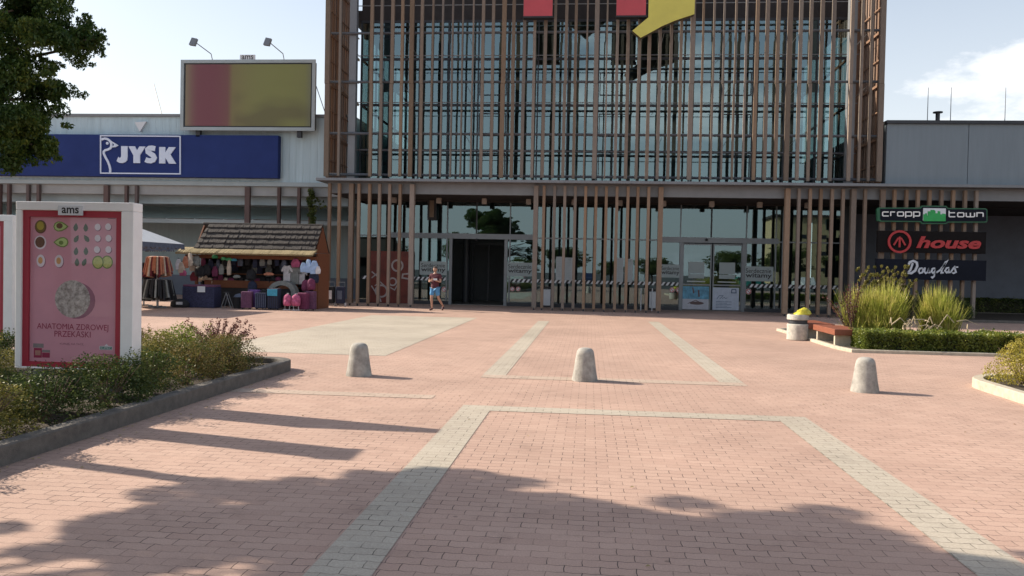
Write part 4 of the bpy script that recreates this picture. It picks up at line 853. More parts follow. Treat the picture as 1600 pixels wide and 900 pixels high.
def ad_display(Yf, xl, xr, zt, zb, lb, full=True):
    cx = (xl + xr) / 2; O_ = (cx, Yf, 0); dp = 0.2
    t = thing('advertising_display', lb, 'advertising display', (cx, Yf, 0), 0, 'framed advertising displays in the planting bed')
    yb = Yf + 0.03; e = 0.10
    prof = [(xl, zb), (xr, zb), (xr, zt), (xl, zt)]
    mb = MB(O_); w_ = 0.10
    mb.box(xl, xr, Yf, Yf + dp, zt - w_, zt); mb.box(xl, xr, Yf, Yf + dp, zb, zb + 0.02); mb.box(xl, xl + w_ * .7, Yf, Yf + dp, zb + 0.02, zt - w_); mb.box(xr - w_ * 1.5, xr, Yf, Yf + dp, zb + 0.02, zt - w_)
    mb.box(xl + 0.05, xr - 0.05, Yf + dp - 0.02, Yf + dp - 0.004, zb + 0.03, zt - 0.05)
    mb.build('white_case', M['white'], t, bevel=0.03)
    x0, x1, z0, z1 = xl + w_ * .7, xr - w_ * 1.5, zb + 0.02, zt - w_
    mb = MB(O_); f_ = 0.075
    mb.box(x0, x1, yb, yb + 0.03, z1 - f_, z1); mb.box(x0, x1, yb, yb + 0.03, z0, z0 + f_ * 0.8); mb.box(x0, x0 + f_, yb, yb + 0.03, z0 + f_ * 0.8, z1 - f_); mb.box(x1 - f_, x1, yb, yb + 0.03, z0 + f_ * 0.8, z1 - f_)
    mb.build('red_frame', M['adred'], t)
    Yp = yb + 0.028
    mb = MB(O_); mb.box(x0 + f_, x1 - f_, Yp, Yp + 0.02, z0 + f_ * 0.8, z1 - f_, 0)
    if full: poster_shapes(mb, Yp - 0.001)
    mb.build('poster', PM, t)
    mb = MB(O_); mb.add([(x0 + f_, yb + 0.008, z0 + f_), (x1 - f_, yb + 0.008, z0 + f_), (x1 - f_, yb + 0.008, z1 - f_), (x0 + f_, yb + 0.008, z1 - f_)], [(0, 1, 2, 3)]); mb.build('cover_glass', M['glass_poster'], t)
    if full:
        px, pz = at(111, 329, Yf); mb = MB(O_); mb.box(px - 0.15, px + 0.15, Yf - 0.014, Yf - 0.002, pz - 0.055, pz + 0.055); mb.build('name_plate', M['offwhite'], t)
        mb = MB(O_); add_text(mb, 'ams', px, Yf - 0.016, pz, width=0.21, bold=0.02); mb.build('lettering', M['dark'], t)
    for s_ in (xl + 0.25, xr - 0.25): mb = MB(O_); mb.box(s_ - 0.06, s_ + 0.06, Yf + 0.05, Yf + 0.16, 0.05, zb); mb.build('foot', M['steel'], t)
    return t
ad_display(9.15, at(24, 400, 9.15)[0], at(208, 400, 9.15)[0], 2.335, 0.385, 'large white framed advertising display with the pink food poster')
xr = at(19, 400, 12.4)[0]
ad_display(12.4, xr - 1.44, xr, 2.36, 0.39, 'second white framed advertising display cut by the left edge of the photo', False)
# unseen post left of the view, added and sized to throw the blunt shadow
t = thing('shadow_post', 'slim grey unseen post added left of the view for its blunt shadow', 'post', (-7.05, 8.35, 0))
MB().box(-0.12, 0.12, -0.2, 0.2, 0.0, 3.0).build('panel', M['steel'], t, bevel=0.02); MB().box(-0.14, 0.14, -0.22, 0.22, 3.001, 3.05).build('cap', M['dsteel'], t)
# ------------------------------------------------------------------ vegetation
def leaves(n, centers, radii, size, seed, aspect=0.55, hang=0.0, up=0.3, surf=0.5, clip=None):
    """n leaf diamonds spread over ellipsoid clumps -> arrays"""
    rg = np.random.default_rng(seed); c = np.array(centers, float); r = np.array(radii, float)
    wts = (r.prod(1)) ** (2 / 3); idx = rg.choice(len(c), n, p=wts / wts.sum())
    d = rg.normal(size=(n, 3)); d /= np.linalg.norm(d, axis=1)[:, None]
    rad = rg.uniform(0, 1, n) ** (1 / 3); rad = rad * (1 - surf) + surf * rg.uniform(0.72, 1.06, n)
    p = c[idx] + d * rad[:, None] * r[idx]
    if clip is not None: k = clip(p); p = p[k]; d = d[k]; n = len(p)
    nor = rg.normal(size=(n, 3)) * 0.9 + d * 0.6; nor[:, 2] += up; nor /= np.linalg.norm(nor, axis=1)[:, None]
    a = rg.normal(size=(n, 3)); a[:, 2] -= hang; a -= (a * nor).sum(1)[:, None] * nor; a /= np.linalg.norm(a, axis=1)[:, None]
    b = np.cross(nor, a); s = size * rg.uniform(0.6, 1.35, n)[:, None]
    v = np.stack([p - a * s * .5, p + b * s * aspect * .5 + nor * s * .06, p + a * s * .5, p - b * s * aspect * .5 + nor * s * .06], 1).reshape(-1, 3)
    return v
def quads_mesh(name, v, mats):
    n = len(v) // 4; me = bpy.data.meshes.new(name); me.vertices.add(len(v)); me.vertices.foreach_set('co', v.astype(np.float32).ravel())
    me.loops.add(4 * n); me.loops.foreach_set('vertex_index', np.arange(4 * n, dtype=np.int32)); me.polygons.add(n)
    me.polygons.foreach_set('loop_start', np.arange(0, 4 * n, 4, dtype=np.int32)); me.polygons.foreach_set('loop_total', np.full(n, 4, dtype=np.int32))
    me.materials.append(mats); me.update(calc_edges=True); me.validate(); return me
def link(name, me, parent): o = bpy.data.objects.new(name, me); C.objects.link(o); o.parent = parent; return o
LM = {
 'olive': leafmat('leaf_olive', [(0.045, 0.06, 0.015), (0.11, 0.115, 0.028), (0.23, 0.20, 0.05), (0.36, 0.30, 0.10)], 0.35),
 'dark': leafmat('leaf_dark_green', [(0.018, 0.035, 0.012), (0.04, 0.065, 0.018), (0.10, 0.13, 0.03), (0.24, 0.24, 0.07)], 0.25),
 'rust': leafmat('leaf_rusty', [(0.035, 0.06, 0.015), (0.08, 0.105, 0.025), (0.19, 0.13, 0.045), (0.27, 0.25, 0.06)], 0.3),
 'bright': leafmat('leaf_bright', [(0.08, 0.13, 0.02), (0.17, 0.22, 0.03), (0.30, 0.31, 0.06)], 0.4),
 'yellow': leafmat('leaf_yellow', [(0.16, 0.15, 0.03), (0.32, 0.28, 0.05), (0.46, 0.38, 0.07), (0.16, 0.19, 0.03)], 0.4),
 'purple': leafmat('leaf_purple', [(0.05, 0.02, 0.02), (0.12, 0.04, 0.04), (0.17, 0.07, 0.05)], 0.3),
 'tree': leafmat('leaf_locust', [(0.016, 0.042, 0.012), (0.035, 0.078, 0.018), (0.07, 0.115, 0.022), (0.17, 0.20, 0.03)], 0.42),
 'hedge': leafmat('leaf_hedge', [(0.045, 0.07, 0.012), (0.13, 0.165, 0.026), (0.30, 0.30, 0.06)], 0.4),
 'grass': leafmat('grass_blade', [(0.16, 0.21, 0.035), (0.32, 0.36, 0.06), (0.50, 0.46, 0.12), (0.62, 0.52, 0.22)], 0.5),
 'far': leafmat('leaf_far', [(0.04, 0.06, 0.015), (0.09, 0.12, 0.03), (0.16, 0.17, 0.045)], 0.25)}
def shrub_parts(seed, lm, rx=0.5, ry=0.5, h=0.62, n=7600, leaf=0.028, spiky=0.0):
    rg = random.Random(seed); cs, rs = [], []
    for k in range(26):
        a = rg.uniform(0, 2 * PI); q = math.sqrt(rg.uniform(0, 1)); e = rg.uniform(0.1, 0.22)
        z = h * (0.38 + 0.5 * (1 - q * q) * rg.uniform(0.75, 1.1)); cs.append((rx * q * math.cos(a) * 0.86, ry * q * math.sin(a) * 0.86, z)); rs.append((e, e, e * rg.uniform(.8, 1.3)))
    for k in range(10):
        a = rg.uniform(0, 2 * PI); cs.append((rx * .8 * math.cos(a), ry * .8 * math.sin(a), h * rg.uniform(.15, .35))); rs.append((.15, .15, .15))
    for k in range(int(spiky)):
        a = rg.uniform(0, 2 * PI); q = rg.uniform(0.1, .9); cs.append((rx * q * math.cos(a), ry * q * math.sin(a), h * rg.uniform(.95, 1.12))); rs.append((.03, .03, .10))
    me = quads_mesh('foliage', leaves(n, cs, rs, leaf, seed, clip=lambda p: p[:, 2] > 0.03), lm)
    mb = MB()
    for k in range(16):
        a = rg.uniform(0, 2 * PI); q = rg.uniform(.3, .85); m_ = (rx * q * .5 * math.cos(a), ry * q * .5 * math.sin(a), h * .4); e = (rx * q * math.cos(a), ry * q * math.sin(a), h * (1.02 - .35 * q * q))
        mb.path([(rg.uniform(-.05, .05), rg.uniform(-.05, .05), 0), m_, e], [.012, .008, .003], n=5)
    return me, mb
sh_lib = {}
def shrub(kind, loc, sc=(1, 1, 1), rz=0.0, label='', cat='shrub', group=None, name='shrub', **k):
    if kind not in sh_lib:
        me, mb = shrub_parts(hash(kind) % 1000 if False else sum(map(ord, kind)), LM[kind.split('_')[0]], **k)
        tmp = mb.build('branches', M['twig']); sh_lib[kind] = (me, tmp.data); bpy.data.objects.remove(tmp)
    t = thing(name, label, cat, loc, rz, group); t.scale = sc
    link('foliage', sh_lib[kind][0], t); link('branches', sh_lib[kind][1], t); return t
G = 'low shrubs in the left planting bed'
bed = [  # kind, x, y, scale, label
 ('olive_a', -5.25, 4.7, 1.05, 'olive shrub at the lower left corner, half cut by the photo edge'), ('olive_b', -5.30, 5.75, 1.1, 'yellow tipped olive shrub, second from the lower left corner along the kerb'),
 ('olive_a', -5.35, 6.75, 1.15, 'broad olive shrub along the kerb below the left corner of the pink poster'), ('dark_a', -5.28, 7.65, 1.1, 'dark green shrub with pale tips at the kerb right below the pink poster'),
 ('dark_b', -5.2, 8.55, 1.02, 'dark shaded shrub at the foot of the display near its right corner'), ('dark_a', -5.22, 9.45, 1.0, 'dark green shrub at the kerb just right of the big display'),
 ('rust_a', -5.2, 10.35, 1.0, 'rusty brown shrub at the kerb right of the big display'), ('rust_b', -5.22, 11.2, 0.98, 'orange brown shrub at the kerb before the purple barberry'),
 ('rust_a', -5.3, 11.95, 0.92, 'small rusty shrub under the purple barberry'),
 ('olive_b', -6.3, 5.9, 1.15, 'olive shrub at the far left edge behind the kerb row'), ('olive_a', -6.4, 7.0, 1.12, 'yellowish shrub in front of the left corner of the big display'),
 ('dark_b', -6.15, 8.0, 0.95, 'low dark shrub before the middle of the big display'), ('olive_b', -7.2, 8.2, 1.1, 'pale olive shrub left of the big display'),
 ('rust_b', -6.2, 10.3, 1.0, 'brown tipped shrub behind the big display, its top just showing'), ('olive_a', -6.1, 11.3, 1.05, 'olive brown shrub in the second row right of the display'),
 ('bright_a', -6.15, 12.1, 1.1, 'bright yellow green shrub left of the purple barberry'), ('rust_b', -7.1, 11.2, 1.05, 'rusty shrub seen against the plaza right beside the display'),
 ('rust_a', -7.1, 12.1, 1.1, 'brown shrub in the back row beside the display edge'), ('olive_b', -7.9, 9.9, 1.1, 'olive shrub between the two displays'), ('dark_a', -8.4, 11.0, 1.1, 'green shrub at the foot of the second display')]
for i, (k, x, y, s, lb) in enumerate(bed):
    shrub(k, (x, y, 0.07), (s, s, s * (0.74 if y < 8.2 else 0.84)), i * 1.7, lb, group=G, spiky=3)
# purple barberry: loose twiggy branches
def twiggy(name, lb, loc, lm, h, spread, nb, nl, leaf, seed, cat='shrub'):
    rg = random.Random(seed); mb = MB(); cs, rs = [], []
    for k in range(nb):
        a = rg.uniform(0, 2 * PI); q = rg.uniform(.15, 1) * spread; hh = h * rg.uniform(.6, 1.05)
        p = [(q * u ** 1.4 * math.cos(a), q * u ** 1.4 * math.sin(a), hh * u) for u in (0, .3, .6, .85, 1.0)]
        mb.path(p, [.010, .007, .005, .003, .002], n=4)
        for u in np.linspace(.25, 1.0, 8): cs.append((q * u ** 1.4 * math.cos(a), q * u ** 1.4 * math.sin(a), hh * u)); rs.append((.035, .035, .045))
    t = thing(name, lb, cat, loc); link('foliage', quads_mesh('foliage', leaves(nl, cs, rs, leaf, seed), lm), t); mb.build('branches', M['twig'], t); return t
twiggy('barberry_bush', 'loose purple barberry bush at the far corner of the left bed', (-5.75, 12.45, 0.07), LM['purple'], 0.70, 0.58, 46, 5600, 0.03, 5)
twiggy('barberry_bush', 'bare purple twiggy bush left of the ornamental grasses', (6.75, 22.2, 0.05), LM['purple'], 1.35, 0.75, 44, 3000, 0.04, 9)
twiggy('tall_shrub', 'tall loose olive shrub rising behind the ornamental grass clumps', (8.15, 23.8, 0.05), LM['olive'], 1.85, 0.85, 80, 26000, 0.05, 12)
# clipped hedge
def hedge(name, lb, x0, x1, y0, y1, z1, n, lm, leaf, seed):
    rg = np.random.default_rng(seed); t = thing(name, lb, 'hedge', ((x0 + x1) / 2, (y0 + y1) / 2, 0))
    w_, d_ = (x1 - x0), (y1 - y0); ar = np.array([w_ * d_, w_ * z1, w_ * z1 * .4, d_ * z1, d_ * z1]); f = rg.choice(5, n, p=ar / ar.sum())
    u, v, q = rg.uniform(-.5, .5, n), rg.uniform(-.5, .5, n), rg.uniform(0, 1, n); dpt = np.abs(rg.normal(0, 0.07, n))
    p = np.zeros((n, 3))
    bump = 0.035 * np.sin(u * w_ * 5.1) + 0.03 * np.sin(u * w_ * 11.3 + 2)
    p[:, 0] = np.where(f == 3, -w_ / 2 + dpt, np.where(f == 4, w_ / 2 - dpt, u * w_)); p[:, 1] = np.where(f == 1, -d_ / 2 + dpt + bump, np.where(f == 2, d_ / 2 - dpt, v * d_)); p[:, 2] = np.where(f == 0, z1 - dpt * 1.1 + bump * .7 + (rg.uniform(0, 1, n) > .985) * .08, q * z1 * .97 + .03)
    nor = rg.normal(size=(n, 3)); nor[:, 2] += .3; nor[:, 1] -= .3; nor /= np.linalg.norm(nor, axis=1)[:, None]; a = rg.normal(size=(n, 3)); a -= (a * nor).sum(1)[:, None] * nor; a /= np.linalg.norm(a, axis=1)[:, None]; b = np.cross(nor, a)
    s = leaf * rg.uniform(.6, 1.4, n)[:, None]; vv = np.stack([p - a * s * .5, p + b * s * .3, p + a * s * .5, p - b * s * .3], 1).reshape(-1, 3)
    link('foliage', quads_mesh('foliage', vv, lm), t)
    mb = MB(); r3 = random.Random(seed)
    for k in range(int(w_ * 7)):
        x = r3.uniform(-w_ / 2 + .1, w_ / 2 - .1); y = r3.uniform(-d_ / 2 + .12, d_ / 2 - .12); mb.path([(x, y, 0), (x + r3.uniform(-.1, .1), y + r3.uniform(-.08, .08), z1 * .85)], [.012, .005], n=4)
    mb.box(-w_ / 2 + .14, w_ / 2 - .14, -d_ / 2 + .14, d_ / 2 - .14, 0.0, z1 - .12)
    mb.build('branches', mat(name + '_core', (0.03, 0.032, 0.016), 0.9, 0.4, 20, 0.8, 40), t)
hedge('clipped_hedge', 'low clipped green hedge along the kerb before the ornamental grasses', 6.05, 16.5, 18.95, 20.1, 0.45, 60000, LM['hedge'], 0.05, 3)
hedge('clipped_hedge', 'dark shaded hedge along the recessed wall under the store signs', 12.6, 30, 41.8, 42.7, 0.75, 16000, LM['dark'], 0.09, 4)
# ornamental grasses
def grass_clump(name, lb, loc, h, r, n, seed):
    rg = np.random.default_rng(seed); t = thing(name, lb, 'ornamental grass', loc, 0, 'ornamental grass clumps behind the hedge')
    a = rg.uniform(0, 2 * PI, n); r0 = np.sqrt(rg.uniform(0, 1, n)) * r * .42; tf = rg.integers(0, 9, n); tx, ty, th = rg.normal(0, r * .2, 9)[tf], rg.normal(0, r * .2, 9)[tf], rg.uniform(.72, 1.1, 9)[tf]; r0 = r0 * .8; ln = th * h * rg.uniform(.45, 1.15, n) * (1 - .18 * (r0 / (r * .42)) ** 2); lean = rg.uniform(.0, 1, n) ** 1.6 * r * .58
    ux, uy = np.cos(a), np.sin(a); a2 = a + rg.normal(0, .8, n); V = []; wd = rg.uniform(.005, .013, n)
    ts = [0, .35, .65, .85, 1.0]; ctr = []
    for q in ts: ctr.append(np.stack([tx + r0 * ux + lean * q ** 1.8 * np.cos(a2), ty + r0 * uy + lean * q ** 1.8 * np.sin(a2), ln * (q - .16 * q ** 3 * lean / r)], 1))
    sd_ = np.stack([-np.sin(a2), np.cos(a2), 0 * a2], 1)
    wk = [1, 1, .9, .6, .12]
    for k in range(4):
        A_ = ctr[k] - sd_ * (wd * wk[k])[:, None]; B_ = ctr[k] + sd_ * (wd * wk[k])[:, None]; Cc = ctr[k + 1] + sd_ * (wd * wk[k + 1])[:, None]; D_ = ctr[k + 1] - sd_ * (wd * wk[k + 1])[:, None]
        V.append(np.stack([A_, B_, Cc, D_], 1))
    v = np.stack(V, 1).reshape(-1, 3); link('blades', quads_mesh('blades', v, LM['grass']), t); return t
grass_clump('ornamental_grass', 'larger bright green ornamental grass clump, left of the two', (7.55, 22.3, 0.05), 1.38, .95, 3300, 1)
grass_clump('ornamental_grass', 'smaller green ornamental grass clump, right of the two', (9.05, 22.5, 0.05), 1.3, .75, 2300, 2)
mb = MB(); r3 = random.Random(8)
for k in range(30):
    x = r3.uniform(-1.0, .9); y = r3.uniform(-1.1, -.75); z = r3.uniform(.1, .6); d = r3.uniform(-.5, .5)
    mb.path([(x, y, z), (x + d * .4, y - .05, z + r3.uniform(.0, .2)), (x + d, y - .1, max(.03, z - r3.uniform(0, .25)))], [.016, .013, .007], n=4)
tag(mb.build('dry_stalks', mat('dry_straw', (0.50, 0.40, 0.26), 0.9), loc=(8.3, 22.2, 0.05)), 'bent dry straw coloured stalks in front of the grass clumps', 'dry stalks', kind='stuff')
# right near bed
for k, (kd, x, y, s, lb) in enumerate((('yellow_a', 6.52, 13.15, 1.0, 'yellow flowering bush in the kerbed bed at the right edge'), ('bright_b', 7.05, 12.45, 1.15, 'bright green bush cut by the right edge of the photo'), ('yellow_a', 7.3, 13.6, 1.1, 'yellow leaved bush behind the bush at the right edge'), ('bright_b', 6.7, 11.2, 1.0, 'green bush near the kerb just outside the right edge'))):
    shrub(kd, (x, y, 0.09), (s, s, s), k * 2.1, lb, group='bushes in the bed at the right edge', spiky=8)
shrub('bright_b', (15.6, 22.5, 0.05), (1.0, 1.0, 1.0), 0.4, 'small green shrub behind the hedge near the right edge', group='low shrubs behind the hedge')
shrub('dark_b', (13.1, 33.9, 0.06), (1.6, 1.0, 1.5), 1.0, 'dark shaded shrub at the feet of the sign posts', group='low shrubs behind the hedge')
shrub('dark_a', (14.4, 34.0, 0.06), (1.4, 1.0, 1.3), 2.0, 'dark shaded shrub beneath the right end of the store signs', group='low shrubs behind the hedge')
# climbing vine on the left posts
rg = random.Random(3); cs, rs = [], []
vx = at(487, 310, 37.3)[0]
for k in range(22): z = 5.1 - k * .075; cs.append((rg.uniform(-.12, .2), 0, z - 3.4)); rs.append((.12, .1, .1))
for k in range(6): cs.append((.3 + k * .07, 0, 1.35 - k * .05 + rg.uniform(-.3, .1))); rs.append((.07, .05, .05))
t = thing('climbing_vine', 'dark green climbing vine hanging on the post left of the entrance', 'vine', (vx, 37.2, 3.4)); link('foliage', quads_mesh('foliage', leaves(900, cs, rs, .12, 3), LM['dark']), t)
mb = MB(); mb.path([(0, .05, -1.2), (.05, .05, 0), (0, .04, 1.6)], .012, n=5); mb.build('stem', M['twig'], t)
# the tree at the left: trunk out of view, low boughs hanging into it
def tree(name, lb, base, trunk, clumps, n, leaf, lm, seed, group=None, surf=.35, hang=1.0):
    rg = random.Random(seed); t = thing(name, lb, 'tree', base, 0, group)
    th, tr = trunk; mb = MB(); mb.path([(0, 0, 0), (.04, .02, th * .5), (0, 0, th)], [tr * 1.25, tr, tr * .85], n=12)
    for c, r in clumps:
        v = Vector(c); s = Vector((0, 0, th * rg.uniform(.75, 1.0))); m_ = s.lerp(v, .5) + Vector((0, 0, .25 * (v - s).length * .4))
        mb.path([tuple(s), tuple(m_), tuple(v)], [tr * .45, tr * .25, tr * .07], n=6)
    mb.build('trunk', M['bark'], t, smooth=50)
    cs, rs = [], []
    for c, r in clumps:
        for k in range(7):
            d = Vector((rg.gauss(0, 1), rg.gauss(0, 1), rg.gauss(0, 1))).normalized() * rg.uniform(.35, .85); e = rg.uniform(.28, .62)
            cs.append((c[0] + d.x * r[0], c[1] + d.y * r[1], c[2] + d.z * r[2])); rs.append((r[0] * e, r[1] * e, r[2] * e * .9))
        for k in range(5):                              # thin outer sprays
            d = Vector((rg.gauss(0, 1), rg.gauss(0, 1), rg.gauss(0, .7))).normalized() * rg.uniform(.85, 1.25)
            cs.append((c[0] + d.x * r[0], c[1] + d.y * r[1], c[2] + d.z * r[2])); rs.append((r[0] * .22, r[1] * .22, r[2] * .10))
    link('crown', quads_mesh('crown', leaves(n, cs, rs, leaf, seed, aspect=.42, hang=hang, up=.6, surf=surf), lm), t); return t
TB = (-9.6, 4.0, 0.07)
cl = []
for (x, y, z, r) in [(-9.4, 5.2, 5.2, 1.25), (-8.6, 4.6, 4.3, 1.1), (-9.6, 6.0, 5.6, .95), (-10.6, 4.6, 5.8, 1.1), (-8.2, 5.5, 5.1, .85), (-9.8, 3.8, 4.6, 1.1), (-8.6, 3.6, 5.3, .95), (-9.7, 6.4, 4.7, .75), (-7.4, 4.6, 4.4, .7), (-9.4, 4.4, 6.3, .8), (-9.95, 5.85, 4.0, .6), (-9.25, 4.85, 4.0, .7), (-8.95, 6.3, 4.0, .5), (-10.35, 5.05, 4.1, .6), (-9.0, 5.6, 4.8, .7)]:
    cl.append(((x + 1.25 - TB[0], y + 1.35 - TB[1], z), (r * 1.1, r, r * .85)))
tree('locust_tree', 'large locust tree above the left bed that shades the foreground', TB, (3.0, 0.15), cl, 170000, 0.09, LM['tree'], 21, 'locust trees in the left bed')
TB2 = (-7.9, 7.3, 0.07)
c2 = []
for (px, py, Y, r) in [(20, 30, 6.3, 0.33), (60, 20, 6.5, 0.28), (30, 90, 6.1, 0.31), (85, 70, 6.3, 0.27), (112, 55, 6.5, 0.20), (130, 85, 6.4, 0.16), (148, 75, 6.3, 0.08), (20, 150, 6.1, 0.30), (70, 130, 6.4, 0.28), (95, 165, 6.4, 0.17), (25, 205, 6.1, 0.27), (62, 195, 6.3, 0.22), (15, 245, 6.1, 0.19), (50, 240, 6.2, 0.17), (72, 255, 6.2, 0.09), (18, 268, 6.2, 0.08), (0, -40, 6.5, 0.39), (60, -50, 6.7, 0.39), (-30, 100, 6.4, 0.35), (-40, 200, 6.4, 0.31)]:
    x, z = at(px, py, Y); c2.append(((x - TB2[0], Y - TB2[1], z), (r, r, r)))
tree('locust_tree', 'locust tree whose drooping leafy boughs fill the upper left corner', TB2, (2.7, 0.11), c2, 78000, 0.034, LM['tree'], 22, 'locust trees in the left bed', surf=.1, hang=1.5)
# ------------------------------------------------------------------ market stall at the left
SYF = 30.9
xL, xR = at(300, 440, SYF)[0], at(495, 440, SYF)[0]
OK_ = ((xL + xR) / 2, SYF, 0)
st = thing('market_stall', 'wooden market stall with a dark shingle roof and a reed trimmed awning', 'market stall', OK_)
zr, ze = at(420, 352, SYF + .8)[1], at(420, 393, SYF)[1]
mb = MB(OK_)
rg = random.Random(6); nrow = 5
for k in range(nrow):
    u0, u1 = k / nrow, (k + 1) / nrow + .03
    ya, yb_ = SYF + .9 * u0 - .1, SYF + .9 * u1 - .1; za, zb_ = ze + (zr - ze) * u0 + .10, ze + (zr - ze) * u1 + .03
    x = xL + .1 + (k * 0.05)
    while x < xR - .1:
        w_ = rg.uniform(.07, .12); x2 = min(x + w_, xR - .05); j = rg.uniform(-.02, .02); h_ = rg.uniform(0, .018)
        mb.add([(x, ya + j, za + h_), (x2 - .008, ya + j, za + h_), (x2 - .008, yb_, zb_), (x, yb_, zb_), (x, ya + j, za - .035), (x2 - .008, ya + j, za - .035), (x2 - .008, yb_, zb_ - .04), (x, yb_, zb_ - .04)], [(0, 1, 2, 3), (7, 6, 5, 4), (0, 4, 5, 1), (1, 5, 6, 2), (2, 6, 7, 3), (3, 7, 4, 0)]); x = x2
mb.add([(xL + .05, SYF + .8, zr + .02), (xR - .05, SYF + .8, zr + .02), (xR - .05, SYF + 1.7, ze), (xL + .05, SYF + 1.7, ze)], [(0, 1, 2, 3)])
mb.tube((xL + .05, SYF + .82, zr + .03), (xR - .05, SYF + .82, zr + .03), .05, n=8)
mb.build('roof', M['shingle'], st)
for xx in (xL + .05, xR - .1): 
    mb = MB(OK_); mb.add([(xx, SYF + .06, ze - .02), (xx, SYF + 1.55, ze - .02), (xx, SYF + .8, zr - .04), (xx + .05, SYF + .06, ze - .02), (xx + .05, SYF + 1.55, ze - .02), (xx + .05, SYF + .8, zr - .04)], [(0, 2, 1), (3, 4, 5), (0, 1, 4, 3), (1, 2, 5, 4), (2, 0, 3, 5)]); mb.build('gable', M['kwood'], st)
mb = MB(OK_)
mb.box(xR - .08, xR, SYF + .15, SYF + 1.5, 0, ze - .03, 0); mb.box(xL + .05, xL + .13, SYF + .6, SYF + 1.5, 0, ze - .03, 1); mb.box(xL + .13, xR - .08, SYF + 1.42, SYF + 1.5, 0, ze - .03, 1)
mb.build('wall', (M['kwood'], M['dark']), st)
mb = MB(OK_); mb.box(xL + .2, xR - .1, SYF + .2, SYF + 1.4, ze - .12, ze - .06); mb.build('ceiling', M['dpost'], st)
mb = MB(OK_); rg = random.Random(11); x = xL - .42
while x < xR - .02:
    w_ = rg.uniform(.018, .04); mb.add([(x, SYF - .55 + rg.uniform(-.03, .03), ze - .10), (x + w_, SYF - .55 + rg.uniform(-.03, .03), ze - .10), (x + w_, SYF + .05, ze + .12), (x, SYF + .05, ze + .12), (x, SYF - .52, ze - .16), (x + w_, SYF - .52, ze - .16), (x + w_, SYF + .05, ze + .05), (x, SYF + .05, ze + .05)], [(0, 1, 2, 3), (7, 6, 5, 4), (0, 4, 5, 1), (1, 5, 6, 2), (2, 6, 7, 3), (3, 7, 4, 0)]); x += w_ + .002
mb.build('reed_awning', M['reed'], st)
mb = MB(OK_); mb.box(xL - .3, xR, SYF + .02, SYF + .12, ze - .30, ze - .17); mb.box(xR - .14, xR - .02, SYF + .02, SYF + .14, 0, ze - .3); mb.box(xL + .1, xL + .2, SYF + .02, SYF + .12, 0, ze - .3)
mb.build('front_beam', M['kwood'], st)
mb = MB(OK_); mb.box(xL + .25, xR - .95, SYF + .5, SYF + 1.0, .74, .80); mb.box(xL + .25, xR - .95, SYF + .52, SYF + .56, .80, 1.02); mb.box(xL + .3, xR - .2, SYF + 1.1, SYF + 1.4, 1.25, 1.29); mb.build('counter', M['kwood'], st)
mb = MB(OK_); mb.box(xL + .3, xR - 1.0, SYF + .6, SYF + .64, 0.02, .74); mb.build('counter_front', M['dark'], st)
# goods ------------------------------------------------------------
def cloth(name, col, v=.25): return mat(name, col, .85, v, 9, .3, 40)
GC = {'navy': cloth('navy_fabric', (.02, .025, .055)), 'blk': cloth('black_fabric', (.015, .015, .018)), 'pink': cloth('pink_fabric', (.38, .08, .17), .5), 'mag': cloth('magenta_fabric', (.14, .025, .07)), 'white': cloth('white_fabric', (.55, .54, .56)),
      'cream': cloth('cream_fabric', (.50, .42, .34)), 'orange': cloth('orange_brown_fabric', (.42, .17, .10)), 'grey': cloth('grey_fabric', (.20, .21, .20)), 'lblue': cloth('light_blue_fabric', (.30, .42, .62)), 'green': cloth('green_plastic', (.06, .32, .14)), 'red': cloth('red_fabric', (.15, .02, .03)),
      'purple': cloth('purple_shell', (.16, .07, .26)), 'teal': cloth('teal_shell', (.05, .28, .42)), 'mauve': cloth('mauve_shell', (.13, .05, .10)), 'stud': cloth('grey_blue_fabric', (.10, .12, .17))}
def suitcase(lb, px, py, Y, w_, h_, c, c2=None, grp='suitcases before the stall'):
    x = at(px, py, Y)[0]; t = thing('suitcase', lb, 'suitcase', (x, Y, 0), random.Random(px).uniform(-.25, .25), grp)
    MB().box(-w_ / 2, w_ / 2, -.12, .12, .05, h_).build('shell', GC[c], t, bevel=.035)
    mb = MB(); [mb.box(-w_ / 2 + .03 + k * (w_ - .06) / 5, -w_ / 2 + .045 + k * (w_ - .06) / 5, -.128, -.1201, .09, h_ - .05) for k in range(6)]; mb.build('ribs', GC[c2 or c], t)
    mb = MB(); mb.path([(-.07, .05, h_), (-.07, .05, h_ + .05), (.07, .05, h_ + .05), (.07, .05, h_)], .010, n=6); mb.build('handle', GC['blk'], t)
    for s in (-1, 1):
        mb = MB(); mb.tube((s * (w_ / 2 - .05) - .012, -.06, .026), (s * (w_ / 2 - .05) + .012, -.06, .026), .026, n=10); mb.build('wheel', GC['blk'], t)
YF = 30.2
suitcase('purple brown hard suitcase, leftmost of the row before the stall', 386, 482, YF - .5, .40, .66, 'mauve')
suitcase('violet hard suitcase standing behind the leftmost suitcase', 397, 478, YF - .1, .44, .72, 'purple')
suitcase('dark navy suitcase with pale edges, third of the row', 408, 482, YF - .45, .42, .62, 'navy', 'stud')
suitcase('black suitcase with a bright blue top beside the pink backpacks', 428, 482, YF - .45, .46, .80, 'navy', 'blk')
x = at(428, 482, YF - .45)[0]; MB().box(-.20, .20, -.15, -.129, .52, .76).build('top_pocket', GC['teal'], [o for o in C.objects if o.get('label', '').startswith('black suitcase with a bright blue')][0], bevel=.02)
suitcase('wine red suitcase right of the pink backpacks', 474, 482, YF - .4, .40, .66, 'mag')
suitcase('tall plum suitcase, rightmost of the row', 485, 481, YF - .2, .40, .72, 'mauve')
suitcase('dark suitcase in the shade behind the third suitcase', 418, 478, YF - .05, .42, .74, 'blk', 'navy')
